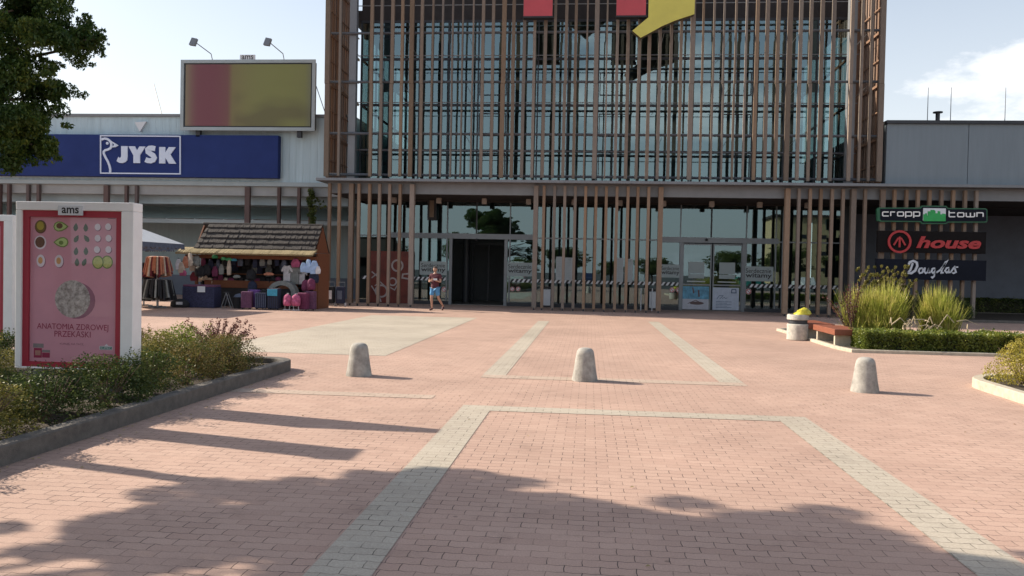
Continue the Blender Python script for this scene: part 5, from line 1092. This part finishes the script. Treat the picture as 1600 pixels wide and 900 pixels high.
def backpack(lb, px, Y, z, s, c, cat='backpack', name='backpack', grp='backpacks on show at the stall', trolley=False):
    x = at(px, 470, Y)[0]; t = thing(name, lb, cat, (x, Y, z), random.Random(px + 3).uniform(-.3, .3), grp)
    MB().lathe([(.10, .0), (.15, .03), (.165, .14), (.16, .26), (.13, .36), (.06, .42), (.01, .43)], n=18, sx=s, sy=s * .65).build('bag_body', GC[c], t, smooth=60)
    MB().lathe([(.07, .04), (.10, .07), (.10, .17), (.06, .22), (.01, .23)], (0, -.075 * s, 0), n=14, sx=s, sy=s * .6).build('front_pocket', GC[c], t, smooth=60)
    mb = MB(); mb.path([(-.03, .04, .40), (-.03, .04, .46), (.03, .04, .46), (.03, .04, .40)], .01, n=5)
    if trolley: mb.path([(-.09, .0, 0), (-.09, .0, -.14)], .01, n=5); mb.path([(.09, .0, 0), (.09, .0, -.14)], .01, n=5); mb.path([(-.14, -.04, -.145), (.14, -.04, -.145)], .018, n=6)
    mb.build('straps', GC['white' if trolley else 'blk'], t)
backpack('pink child trolley backpack, left of the pair before the stall', 449, YF - .65, .17, 1.0, 'pink', trolley=True)
backpack('pink child trolley backpack, right of the pair before the stall', 462.5, YF - .65, .17, 1.05, 'pink', trolley=True)
backpack('magenta backpack standing on the plum suitcase', 486, YF - .2, .76, .95, 'mag')
backpack('second magenta backpack leaning behind the wine red suitcase', 477, YF + .1, .70, .95, 'mag')
backpack('dark blue backpack hanging at the right front corner of the stall', 490, YF + .4, 1.0, 1.15, 'navy')
backpack('black backpack hanging in the middle of the stall', 392, YF + .8, 1.05, 1.2, 'blk'); backpack('black rucksack hanging below the middle rucksack', 394, YF + .7, .6, 1.2, 'navy')
backpack('black bag hanging left of the middle of the stall', 312, YF + .6, 1.15, 1.3, 'blk'); backpack('dark green bag hanging next to the hat cluster', 322, YF + .7, 1.2, 1.1, 'blk'); backpack('grey speckled bag at the top left of the stall', 306, YF + .4, 1.55, 1.0, 'grey')
# grey arched travel cot
x = at(436, 470, YF)[0]; t = thing('arched_cover', 'grey arched fabric cover behind the suitcases', 'cover', (x, YF + .25, 0))
mb = MB(); n_ = 14
pts = [(.55 * math.cos(PI * i / n_), .62 + .45 * math.sin(PI * i / n_)) for i in range(n_ + 1)]
mb.prism(pts + [(-.55, .1), (-.36, .1), (-.36, .62)] + [(.36 * math.cos(PI * (n_ - i) / n_), .62 + .28 * math.sin(PI * (n_ - i) / n_)) for i in range(1, n_)] + [(.36, .62), (.36, .1), (.55, .1)], 0, .35); mb.build('hood', GC['grey'], t, smooth=40)
MB().box(-.35, .35, .1, .3, .1, .75).build('inside', GC['blk'], t)
# garments: shirts, dolls and soft toys as small hanging pieces
def garment(name, lb, cat, px, py, Y, w_, h_, c, grp, sl=True):
    x, z = at(px, py, Y); t = thing(name, lb, cat, (x, Y, z), random.Random(px * 7 + py).uniform(-.4, .4), grp)
    a, b = w_ / 2, h_ / 2
    pts = [(-a * .62, -b), (a * .62, -b), (a * .6, b * .35), (a * .95, b * .1), (a, b * .45), (a * .5, b), (a * .2, b * .92), (-a * .2, b * .92), (-a * .5, b), (-a, b * .45), (-a * .95, b * .1), (-a * .6, b * .35)] if sl else [(-a * .8, -b), (a * .85, -b * .95), (a, 0), (a * .45, b), (-a * .4, b), (-a, .0)]
    mb = MB(); mb.prism(pts, -.05, .05); mb.build('fabric', GC[c], t, bevel=.02)
    mb = MB(); mb.path([(-a * .4, 0, b * .95), (0, 0, b * 1.15), (a * .4, 0, b * .95)], .008, n=5); mb.path([(0, 0, b * 1.15), (0, 0, b * 1.3)], .006, n=5); mb.build('hanger', GC['blk'], t); return t
garment('t_shirt', 'white sleeveless shirt hanging inside the stall on the right', 'shirt', 449, 427, YF + .9, .55, .62, 'white', 'shirts hanging in the stall')
garment('t_shirt', 'grey shirt with a pink scarf hanging inside the stall', 'shirt', 461, 430, YF + .85, .5, .7, 'grey', 'shirts hanging in the stall')
garment('t_shirt', 'pale shirt hanging beside the light blue hats', 'shirt', 471, 432, YF + .95, .45, .6, 'white', 'shirts hanging in the stall')
GH = 'hats and soft bags hanging from the awning'
for k, (px, py, w_, h_, c, lb) in enumerate([(284, 418, .30, .42, 'cream', 'cream soft bag at the left end of the awning'), (279, 413, .24, .40, 'white', 'white hat bunch at the outermost left of the awning'), (290, 410, .25, .45, 'orange', 'brown soft bag near the left end of the awning'), (297, 406, .2, .5, 'cream', 'striped cream scarf under the left awning'), (286, 426, .28, .25, 'pink', 'pinkish pouch hanging lowest at the left end'),
        (301, 412, .25, .6, 'cream', 'long cream scarf beside the dark bags'), (303, 432, .3, .35, 'red', 'dark red bag under the speckled bag'), (336, 424, .25, .4, 'mag', 'dark pink doll like bag in the left half of the stall'), (346, 421, .2, .4, 'grey', 'small grey pouch left of the stall centre'), (358, 418, .16, .6, 'cream', 'narrow pale belt bundle in the stall'),
        (370, 432, .3, .12, 'grey', 'flat grey cap on the stall shelf'), (420, 428, .4, .12, 'orange', 'brown cap row on the right of the shelf'), (462, 411, .36, .34, 'pink', 'bright pink hat above the shirts'), (336, 401, .25, .14, 'green', 'dim green sun visor at the left of the visor row'), (350, 404, .26, .12, 'green', 'bright green sun visor, second of the row'), (358, 405, .26, .12, 'green', 'bright green sun visor, third of the row'), (366, 406, .25, .10, 'teal', 'bluish sun visor at the right of the visor row')]):
    garment('hanging_goods', lb, 'stall goods', px, py, YF + (.1 if px < 300 else .7), w_, h_, c, GH, sl=False)
for k, (px, py, w_, h_, c, lb) in enumerate([(474, 418, .24, .36, 'lblue', 'light blue hat bunch, leftmost under the right end of the awning'), (482, 416, .26, .50, 'lblue', 'blue and white hat bunch in the middle under the right awning end'), (491, 418, .36, .50, 'lblue', 'big light blue hat bunch under the right end of the awning'), (497, 422, .2, .3, 'white', 'white hat at the outermost right of the awning')]):
    garment('hanging_goods', lb, 'stall goods', px, py, YF, w_, h_, c, GH, sl=False)
rg = random.Random(31)
for k in range(16):
    px = 330 + k * 7.5; c = rg.choice(['blk', 'grey', 'navy', 'blk', 'red', 'navy', 'stud'])
    garment('hanging_goods', '%s item hanging at the back wall of the stall, number %s from the left' % ({'blk': 'black', 'grey': 'grey', 'navy': 'navy', 'red': 'dark red', 'orange': 'brown', 'stud': 'slate blue'}[c], ['one', 'two', 'three', 'four', 'five', 'six', 'seven', 'eight', 'nine', 'ten', 'eleven', 'twelve', 'thirteen', 'fourteen', 'fifteen', 'sixteen'][k]), 'stall goods', px, 415 + rg.uniform(-6, 8), YF + 1.9, .3, rg.uniform(.35, .6), c, 'goods at the back wall of the stall', sl=False)
W20 = ['one', 'two', 'three', 'four', 'five', 'six', 'seven', 'eight', 'nine', 'ten', 'eleven', 'twelve', 'thirteen', 'fourteen', 'fifteen', 'sixteen', 'seventeen', 'eighteen', 'nineteen', 'twenty']
for k in range(20):
    px = 312 + k * 8.2; c = rg.choice(['blk', 'grey', 'navy', 'orange', 'mag', 'cream', 'stud', 'blk', 'red'])
    garment('stacked_goods', '%s piece lying on the stall counter, number %s from the left' % ({'blk': 'black', 'grey': 'grey', 'navy': 'navy', 'red': 'dark red', 'orange': 'brown', 'stud': 'slate blue', 'mag': 'wine red', 'cream': 'cream'}[c], W20[k]), 'stall goods', px, 436 + rg.uniform(-4, 4), YF + 1.3, rg.uniform(.18, .3), rg.uniform(.14, .28), c, 'goods lying on the stall counter', sl=False)
for k in range(14):
    px = 318 + k * 11.5; c = rg.choice(['blk', 'grey', 'navy', 'mag', 'stud', 'blk'])
    garment('hanging_goods', '%s bag hanging under the stall eave, number %s from the left' % ({'blk': 'black', 'grey': 'grey', 'navy': 'navy', 'stud': 'slate blue', 'mag': 'wine red'}[c], W20[k]), 'stall goods', px, 409 + rg.uniform(-3, 6), YF + 1.05, rg.uniform(.15, .25), rg.uniform(.22, .45), c, 'bags hanging under the stall eave', sl=False)
# blue crate table with card, stool, round dark basket
x = at(315, 470, YF)[0]; t = thing('goods_table', 'low table under a dark blue patterned cloth at the left of the stall', 'table', (x, YF, 0))
MB().box(-.62, .62, -.3, .35, .0, .78).build('cloth', mat('blue_patterned_cloth', (.010, .012, .03), .8, .3, 9, .3, 30, col2=(.045, .05, .12), stretch=(2, 2, 4)), t, bevel=.03); MB().box(-.6, .6, -.28, .33, .781, .86).build('goods', GC['mauve'], t, bevel=.02)
x, z = at(313, 452, YF - .4); t = thing('price_card', 'small white price card hanging on the dark blue table', 'card', (x, YF - .33, z)); MB().box(-.15, .15, 0, .01, -.11, .11).build('card', M['offwhite'], t)
x = at(353, 480, YF - .3)[0]; t = thing('folding_stool', 'small dark folding stand before the stall', 'stool', (x, YF - .3, 0))
for s in (-1, 1): mb = MB(); mb.path([(s * .2, 0, 0), (0, 0, .58)], .016, n=5); mb.path([(s * .18, .25, 0), (0, .2, .56)], .016, n=5); mb.build('leg', M['steel'], t)
MB().box(-.1, .1, -.02, .24, .58, .61).build('top', M['dsteel'], t)
x = at(372, 476, YF - .1)[0]; t = thing('display_basket', 'dark wire basket of goods left of the suitcases', 'basket', (x, YF, 0)); MB().lathe([(.2, 0), (.24, .35), (.26, .42), (.22, .43)], n=16).build('basket', GC['blk'], t); MB().lathe([(.23, .40), (.15, .52), (.02, .56)], n=12).build('goods', GC['stud'], t)
x = at(277, 475, 29.6)[0]; t = thing('goods_bag', 'dark sack with a white label on the ground left of the stall', 'bag', (x, 29.8, 0)); MB().lathe([(.28, 0), (.36, .06), (.34, .2), (.2, .3), (.05, .33)], n=14, sy=.7).build('sack', GC['blk'], t, smooth=60); MB().box(-.02, .22, -.26, -.24, .12, .22).build('label_patch', GC['white'], t)
# clothes carousels under the parasol
def carousel(name, lb, px, Y, z0, h_, r_, cols, n_, seed, cat='clothes rack'):
    x = at(px, 440, Y)[0]; t = thing(name, lb, cat, (x, Y, 0), 0, 'clothes carousels beside the stall'); rg = random.Random(seed)
    mb = MB(); mb.tube((0, 0, 0), (0, 0, z0 + h_), .03, n=8); mb.path([(-.35, 0, .03), (.35, 0, .03)], .02); mb.path([(0, -.35, .03), (0, .35, .03)], .02); mb.build('pole', M['steel'], t)
    mb = MB(); mb.path([(r_ * .75 * math.cos(q), r_ * .75 * math.sin(q), z0 + h_ * .97) for q in np.linspace(0, 2 * PI, 17)], .012, n=5); mb.build('ring', M['steel'], t)
    for ci, c in enumerate(cols):
        mb = MB()
        for k in range(n_ // len(cols)):
            a = 2 * PI * (k * len(cols) + ci) / n_ + rg.uniform(-.05, .05); hh = h_ * rg.uniform(.75, 1.05); d = Vector((math.cos(a), math.sin(a))); s = Vector((-math.sin(a), math.cos(a))); t0 = .03
            ri, ro, rb = r_ * .55, r_ * .95, r_ * 1.25 + rg.uniform(-.05, .05)
            p = [(ri, z0 + h_), (ro, z0 + h_ * .96), (rb, z0 + h_ - hh + .05), (ri * .9, z0 + h_ - hh)]
            vs = [(d.x * q + s.x * t0 * w, d.y * q + s.y * t0 * w, zz) for w in (-1, 1) for q, zz in p]
            mb.add(vs, [(0, 1, 2, 3), (7, 6, 5, 4), (0, 4, 5, 1), (1, 5, 6, 2), (2, 6, 7, 3), (3, 7, 4, 0)])
        mb.build('garments', GC[c], t)
carousel('clothes_carousel', 'round rack of orange and brown dresses under the parasol edge', 246, 29.6, 1.12, .78, .42, ['orange', 'cream', 'red', 'orange'], 40, 1)
carousel('clothes_carousel', 'round rack of black and grey clothes in front of the brown dresses', 247, 29.0, .28, .78, .5, ['blk', 'grey', 'blk', 'blk'], 36, 2)
carousel('clothes_carousel', 'round rack of dark jackets half behind the big display', 225, 30.3, .9, .75, .42, ['navy', 'blk'], 30, 3)
# parasols
def parasol(lb, cx, cy, half, z0, z1, rz=0.0):
    t = thing('parasol', lb, 'parasol', (cx, cy, 0), rz, 'white market parasols by the stall')
    m = mat('white_canvas', (.62, .64, .66), .8, .06, 3); mb = MB(); c4 = [(-half, -half), (half, -half), (half, half), (-half, half)]
    mb.add([(a, b, z0) for a, b in c4] + [(0, 0, z1)], [(0, 1, 4), (1, 2, 4), (2, 3, 4), (3, 0, 4)]); mb.build('canopy', m, t)
    mb = MB()
    for i in range(4):
        a, b = Vector(c4[i]), Vector(c4[(i + 1) % 4]); n_ = int(half * 14)
        for k in range(n_):
            p, q = a.lerp(b, k / n_), a.lerp(b, (k + 1) / n_); mb.add([(p.x, p.y, z0 - .001), (q.x, q.y, z0 - .001), (q.x * 1.005, q.y * 1.005, z0 - (.16 if k % 2 else .2)), (p.x * 1.005, p.y * 1.005, z0 - (.16 if k % 2 else .2))], [(0, 1, 2, 3)])
    mb.build('valance', GC['stud'], t)
    mb = MB(); mb.tube((0, 0, 0), (0, 0, z1 - .02), .03, n=10)
    for a, b in c4: mb.path([(0, 0, z1 - .5), (a * .6, b * .6, z0 + (z1 - z0) * .38)], .012, n=5)
    mb.build('pole', M['steel'], t); MB().lathe([(.3, 0), (.3, .06), (.08, .1), (.05, .25)], n=16).build('base', M['kerb'], t, smooth=40)
px_, pz_ = at(272, 384, 30.5)
parasol('white parasol with dark valance between the big display and the stall', px_ - 2.26, 30.5, 1.6, pz_ - .02, pz_ + .85, PI / 4)
parasol('white parasol hidden behind the big display that shades the paving', -16.8, 27.3, 2.0, 2.35, 3.3)
# trolley bags right of the stall
for k, (px, lb, c) in enumerate(((516, 'shopping trolley bag with white sides, nearest the stall wall', 'blk'), (532, 'navy shopping trolley bag beside the first timber posts', 'navy'))):
    x = at(px, 470, 33.6)[0]; t = thing('trolley_bag', lb, 'trolley bag', (x, 33.6, 0), 0, 'trolley bags beside the stall')
    MB().box(-.17, .17, -.13, .13, .12, .82).build('bag', GC[c], t, bevel=.03); MB().box(-.10, .10, -.145, -.131, .3, .66).build('front_patch', GC['white' if k == 0 else 'stud'], t)
    mb = MB(); mb.path([(-.12, .14, .1), (-.12, .16, 1.0), (.12, .16, 1.0), (.12, .14, .1)], .012, n=6); mb.build('handle', M['steel'], t)
    for s in (-1, 1): mb = MB(); mb.tube((s * .19 - .015, .05, .08), (s * .19 + .015, .05, .08), .08, n=14); mb.build('wheel', GC['white'], t)
# ------------------------------------------------------------------ the person
def skin(name, pts, edges, rad, m, parent=None, sub=2, root=0, loc=None):
    me = bpy.data.meshes.new(name); me.from_pydata(pts, edges, []); o = bpy.data.objects.new(name + '_tmp', me); C.objects.link(o)
    sm = o.modifiers.new('skin', 'SKIN'); sm.use_smooth_shade = True
    for v, r_ in zip(me.skin_vertices[0].data, rad): v.radius = r_ if isinstance(r_, tuple) else (r_, r_)
    me.skin_vertices[0].data[root].use_root = True
    ss = o.modifiers.new('sub', 'SUBSURF'); ss.levels = sub; ss.render_levels = sub
    dg = bpy.context.evaluated_depsgraph_get(); nm = bpy.data.meshes.new_from_object(o.evaluated_get(dg)); nm.name = name
    bpy.data.objects.remove(o); nm.materials.clear(); nm.materials.append(m)
    nm.polygons.foreach_set('use_smooth', [True] * len(nm.polygons))
    p = bpy.data.objects.new(name, nm); C.objects.link(p)
    if parent is not None: p.parent = parent
    if loc: p.location = loc
    return p
SK = mat('skin', (.42, .24, .17), .55, .08, 20)
per = thing('person', 'person in a maroon polo shirt and light blue shorts walking with a phone', 'person', (-6.02, 32.3, 0), -.25)
def V3(*a): return a
# local frame: faces -Y (towards the camera), +X to the viewer's right
P = {'pel': (0, 0, .93), 'sp1': (0, .0, 1.08), 'sp2': (.01, .01, 1.24), 'ch': (.01, .01, 1.36), 'nk': (.01, 0, 1.46), 'nk2': (.01, -.02, 1.52),
     'hL': (-.09, 0, .88), 'kL': (-.10, -.10, .50), 'aL': (-.10, -.02, .10), 'fL': (-.105, -.03, .055), 'tL': (-.11, -.19, .03),
     'hR': (.09, 0, .88), 'kR': (.14, .02, .50), 'aR': (.235, .27, .18), 'fR': (.235, .28, .12), 'tR': (.255, .17, .035),
     'sL': (-.17, .01, 1.39), 'eL': (-.25, -.02, 1.12), 'wL': (-.06, -.25, 1.18), 'sR': (.19, .01, 1.39), 'eR': (.25, -.04, 1.12), 'wR': (.09, -.27, 1.20)}
names = list(P); ix = {k: i for i, k in enumerate(names)}
E_ = [('pel', 'sp1'), ('sp1', 'sp2'), ('sp2', 'ch'), ('ch', 'nk'), ('nk', 'nk2'), ('pel', 'hL'), ('hL', 'kL'), ('kL', 'aL'), ('aL', 'fL'), ('fL', 'tL'), ('pel', 'hR'), ('hR', 'kR'), ('kR', 'aR'), ('aR', 'fR'), ('fR', 'tR'), ('ch', 'sL'), ('sL', 'eL'), ('eL', 'wL'), ('ch', 'sR'), ('sR', 'eR'), ('eR', 'wR')]
Rd = {'pel': (.145, .10), 'sp1': (.14, .10), 'sp2': (.15, .105), 'ch': (.14, .10), 'nk': .058, 'nk2': .055, 'hL': .09, 'hR': .09, 'kL': .056, 'kR': .056, 'aL': .036, 'aR': .036, 'fL': .04, 'fR': .04, 'tL': .034, 'tR': .034, 'sL': .058, 'sR': .058, 'eL': .043, 'eR': .043, 'wL': .028, 'wR': .028}
# head and hands joined into the same body mesh
body = skin('body', [P[k] for k in names], [(ix[a], ix[b]) for a, b in E_], [Rd[k] for k in names], SK, per)
def head_geo(cx, cy, cz):
    mb = MB(); n_, m_ = 24, 16
    vs = []
    for j in range(m_ + 1):
        th = PI * j / m_
        for i in range(n_):
            ph = 2 * PI * i / n_; x = math.sin(th) * math.cos(ph); y = math.sin(th) * math.sin(ph); z = math.cos(th)
            X = .075 * x * (1 - .22 * max(0, -z) ** 1.2); Y_h = .095 * y * (1 - .12 * max(0, -z)); Z = .118 * z
            if y < 0:
                d = math.exp(-((x / .22) ** 2) - ((z + .12) / .22) ** 2); Y_h -= .024 * d                     # nose
                for s in (-1, 1): Y_h += .010 * math.exp(-(((x - s * .42) / .2) ** 2) - ((z - .08) / .13) ** 2)   # eye sockets
                Y_h -= .006 * math.exp(-((x / .35) ** 2) - ((z + .48) / .08) ** 2); Y_h += .006 * math.exp(-((x / .35) ** 2) - ((z + .58) / .05) ** 2); Y_h -= .008 * math.exp(-((x / .35) ** 2) - ((z + .82) / .15) ** 2)
            vs.append((cx + X, cy + Y_h, cz + Z))
    mb.add(vs, [(j * n_ + i, (j + 1) * n_ + i, (j + 1) * n_ + (i + 1) % n_, j * n_ + (i + 1) % n_) for j in range(m_) for i in range(n_)])
    for s in (-1, 1): mb.lathe([(.004, -.03), (.016, -.02), (.02, 0), (.018, .02), (.004, .032)], (cx + s * .078, cy + .01, cz - .005), 10, sx=.5)
    return mb
def merge(o, mbs):
    me = o.data; vs = [tuple(v.co) for v in me.vertices]; fs = [tuple(p.vertices) for p in me.polygons]
    for q in mbs:
        b = len(vs)
        if isinstance(q, MB): vs += q.v; fs += [tuple(b + i for i in f) for f in q.f]
        else: vs += [tuple(v.co) for v in q.vertices]; fs += [tuple(b + i for i in p.vertices) for p in q.polygons]
    nm = bpy.data.meshes.new(me.name); nm.from_pydata(vs, [], fs); nm.materials.append(me.materials[0]); nm.polygons.foreach_set('use_smooth', [True] * len(nm.polygons)); nm.update(); o.data = nm
def hand(wx, wy, wz, dx, s):
    """palm with four curled fingers and a thumb; grows from the wrist towards -Y/dx"""
    W = Vector((wx, wy, wz)); d = Vector((dx, -.7, .1)).normalized(); side = Vector((.7, dx, 0)).normalized() * s; up = Vector((0, 0, 1))
    out = []
    o = skin('h', [tuple(W), tuple(W + d * .045), tuple(W + d * .085)], [(0, 1), (1, 2)], [(.028, .018), (.04, .016), (.042, .014)], SK); out.append(o)
    for k, ln in enumerate((.062, .072, .068, .052)):
        off = (k - 1.5) * .02; b = W + d * .08 + up * (-off)
        p = [b, b + d * ln * .45 + side * .004, b + d * ln * .75 + side * .02, b + d * ln * .8 + side * .038]
        out.append(skin('h', [tuple(q) for q in p], [(0, 1), (1, 2), (2, 3)], [.0095, .009, .008, .007], SK, sub=1))
    b = W + d * .03 + up * .025; p = [b, b + d * .03 + up * .025 + side * .01, b + d * .055 + up * .035 + side * .02]
    out.append(skin('h', [tuple(q) for q in p], [(0, 1), (1, 2)], [.013, .011, .009], SK, sub=1))
    ms = [q.data for q in out]
    for q in out: bpy.data.objects.remove(q)
    return ms
hm = hand(*P['wL'], .35, 1) + hand(*P['wR'], -.25, -1)
merge(body, [head_geo(.01, -.035, 1.615)] + hm)
# clothes
SH = mat('maroon_polo', (.085, .018, .028), .85, .2, 12, .3, 40); ST = mat('light_blue_shorts', (.09, .27, .50), .85, .18, 10, .3, 40); HR = mat('brown_hair', (.06, .04, .03), .8, .3, 40); SHO = mat('dark_red_shoes', (.07, .018, .02), .7)
k2 = ['pel', 'sp1', 'sp2', 'ch', 'nk', 'sL', 'sR']
pts = [(0, 0, .86), (0, 0, .98)] + [P[k] for k in k2[1:]] + [(-.225, -.005, 1.22), (.235, -.01, 1.22)]
pts[5] = (.01, 0, 1.43)
skin('polo_shirt', pts, [(0, 1), (1, 2), (2, 3), (3, 4), (4, 5), (4, 6), (4, 7), (6, 8), (7, 9)], [(.18, .14), (.182, .138), (.170, .128), (.172, .128), (.168, .124), .07, .08, .08, .074, .074], SH, per)
skin('shorts', [(0, 0, .95), (-.09, 0, .86), (-.10, -.05, .68), (-.105, -.085, .56), (.09, 0, .86), (.115, .01, .68), (.14, .015, .56)], [(0, 1), (1, 2), (2, 3), (0, 4), (4, 5), (5, 6)], [(.155, .115), .112, .095, .09, .112, .095, .09], ST, per)
mb = MB(); hv = []
n_, m_ = 20, 8
for j in range(m_ + 1):
    th = PI * .62 * j / m_
    for i in range(n_):
        ph = 2 * PI * i / n_; x, y, z = math.sin(th) * math.cos(ph), math.sin(th) * math.sin(ph), math.cos(th)
        lim = 1.0 if y > -.2 else 1.0; zz = max(z, .42) if y < -.25 else z
        hv.append((.01 + .083 * x, -.03 + .103 * y, 1.615 + .128 * zz))
mb.add(hv, [(j * n_ + i, (j + 1) * n_ + i, (j + 1) * n_ + (i + 1) % n_, j * n_ + (i + 1) % n_) for j in range(m_) for i in range(n_)]); mb.build('hair', HR, per, smooth=80)
for a, b in (('fL', 'tL'), ('fR', 'tR')):
    p, q = Vector(P[a]), Vector(P[b]); skin('shoe', [tuple(p + (p - q) * .25 + Vector((0, 0, -.005))), tuple(p + Vector((0, 0, .01))), tuple(p.lerp(q, .6)), tuple(q + (q - p) * .25)], [(0, 1), (1, 2), (2, 3)], [(.042, .042), (.048, .05), (.046, .036), (.036, .026)], SHO, per)
ph = thing('phone', 'pale phone held in front of the chest of the walking person', 'phone', (-5.93, 31.93, 1.22), -.25); MB().box(-.10, .06, -.006, .006, -.03, .04).build('case', M['offwhite'], ph, bevel=.004); MB().box(-.095, .055, .0061, .0075, -.026, .036).build('screen', M['dark'], ph)
# ------------------------------------------------------------------ litter on the paving
rg = random.Random(77); mb = MB()
for k in range(170):
    if k < 110: x, y = -4.58 + abs(rg.gauss(0, .22)), rg.uniform(4.5, 12.8)
    else: x, y = rg.uniform(-4, 6), rg.uniform(4.6, 14)
    s = rg.uniform(.006, .02); a = rg.uniform(0, PI); c, d = math.cos(a) * s, math.sin(a) * s
    mb.add([(x - c, y - d, .007), (x + d * .5, y - c * .5, .012), (x + c, y + d, .008), (x - d * .5, y + c * .5, .016)], [(0, 1, 2, 3)])
tag(mb.build('fallen_leaves', mat('dry_leaf', (.36, .28, .14), .9, .5, 3)), 'tiny dry leaves scattered on the paving', 'fallen leaves', kind='stuff')
# ------------------------------------------------------------------ what the glazing mirrors: trees, cars and a block behind the camera
far = []
rg = random.Random(13)
base_cl = []
for k in range(11):
    a = rg.uniform(0, 2 * PI); q = rg.uniform(0, 2.2); base_cl.append(((q * math.cos(a), q * math.sin(a), rg.uniform(3.0, 7.2)), (1.5, 1.5, 1.3)))
t0 = tree('park_tree', 'broad green tree beyond the car park, behind the camera', (-22, -60, 0), (3, .2), base_cl, 9000, .32, LM['far'], 5, 'trees beyond the car park')
for k, (x, y, s) in enumerate(((-15, -45, 1.1), (-9, -41, .8), (-3, -46, 1.2), (3.5, -42, .75), (9, -44, .9), (19, -42, 1.15), (27, -45, 1.3), (-30, -44, 1.3), (35, -42, 1.1))):
    dup(t0, (x, y, 0), k * 1.1, ['tall broad tree','low round tree','wide heavy tree','smallest round tree','low broad tree','large tree','widest tree','wide tree','tall tree'][k] + ' beyond the car park, place %s from the left in the row' % ['two','three','four','five','six','seven','eight','one','nine'][k], scale=(s * 1.15, s, s * .56))
blk = thing('apartment_block', 'pale yellow apartment block beyond the trees, behind the camera', 'building', (48, -95, 0))
MB().box(-12, 12, -6, 6, 0, 13).build('wall', mat('yellow_render', (.45, .36, .20), .8), blk)
for i in range(7):
    mb = MB()
    for j in range(3): mb.box(-11.2 + i * 3.5, -9.8 + i * 3.5, 6.01, 6.06, 2.5 + j * 3.2, 3.2 + j * 3.2)
    mb.build('window', M['dark'], blk)
MB().box(-12.5, 12.5, -6.5, 6.5, 13, 13.4).build('roof', M['shingle'], blk)
def car(col, lb, loc, rz):
    t = thing('parked_car', lb, 'car', loc, rz, 'cars parked behind the camera')
    m = mat('car_paint_' + col[0], col[1], .3, .05, 2, coat=.6)
    prof = [(-2.05, .35), (-2.1, .75), (-1.95, .95), (-1.5, 1.02), (-1.0, 1.42), (.75, 1.45), (1.35, .98), (2.0, .85), (2.12, .6), (2.1, .35)]
    mb = MB(); mb.prism(prof, -.84, .84); mb.build('body', m, t, bevel=.09)
    mb = MB(); mb.prism([(-1.35, 1.03), (-.95, 1.36), (-.1, 1.38), (-.1, 1.03)], -.852, .852); mb.prism([(-.02, 1.03), (-.02, 1.38), (.68, 1.38), (1.15, 1.0)], -.852, .852); mb.build('side_window', M['dark'], t)
    for x in (-1.3, 1.3):
        for s in (-1, 1):
            mb = MB(); mb.tube((x, s * .70, .32), (x, s * .87, .32), .32, n=20); w_ = mb.build('wheel', M['dark'], t, smooth=40); mb = MB(); mb.tube((x, s * .871, .32), (x, s * .885, .32), .19, n=14); mb.build('rim', M['metalbin'], w_, smooth=40)
    for s in (-1, 1): mb = MB(); mb.box(2.02, 2.13, s * .62 - .16, s * .62 + .16, .62, .76); mb.build('headlight', M['offwhite'], t, bevel=.03)
car(('teal', (.03, .22, .20)), 'teal hatchback parked behind the camera on the right', (17.5, -19.5, 0), .1); car(('silver', (.42, .44, .46)), 'silver car parked behind the camera in the middle', (5.5, -19.5, 0), -1.5)
car(('white', (.6, .6, .6)), 'white car parked behind the camera on the far right', (24, -19.8, 0), 1.5); car(('red', (.25, .02, .02)), 'red car parked behind the camera on the left', (-8, -19.5, 0), 1.6); car(('navy', (.02, .03, .08)), 'navy car parked behind the camera left of the silver one', (0, -19.5, 0), 1.55)
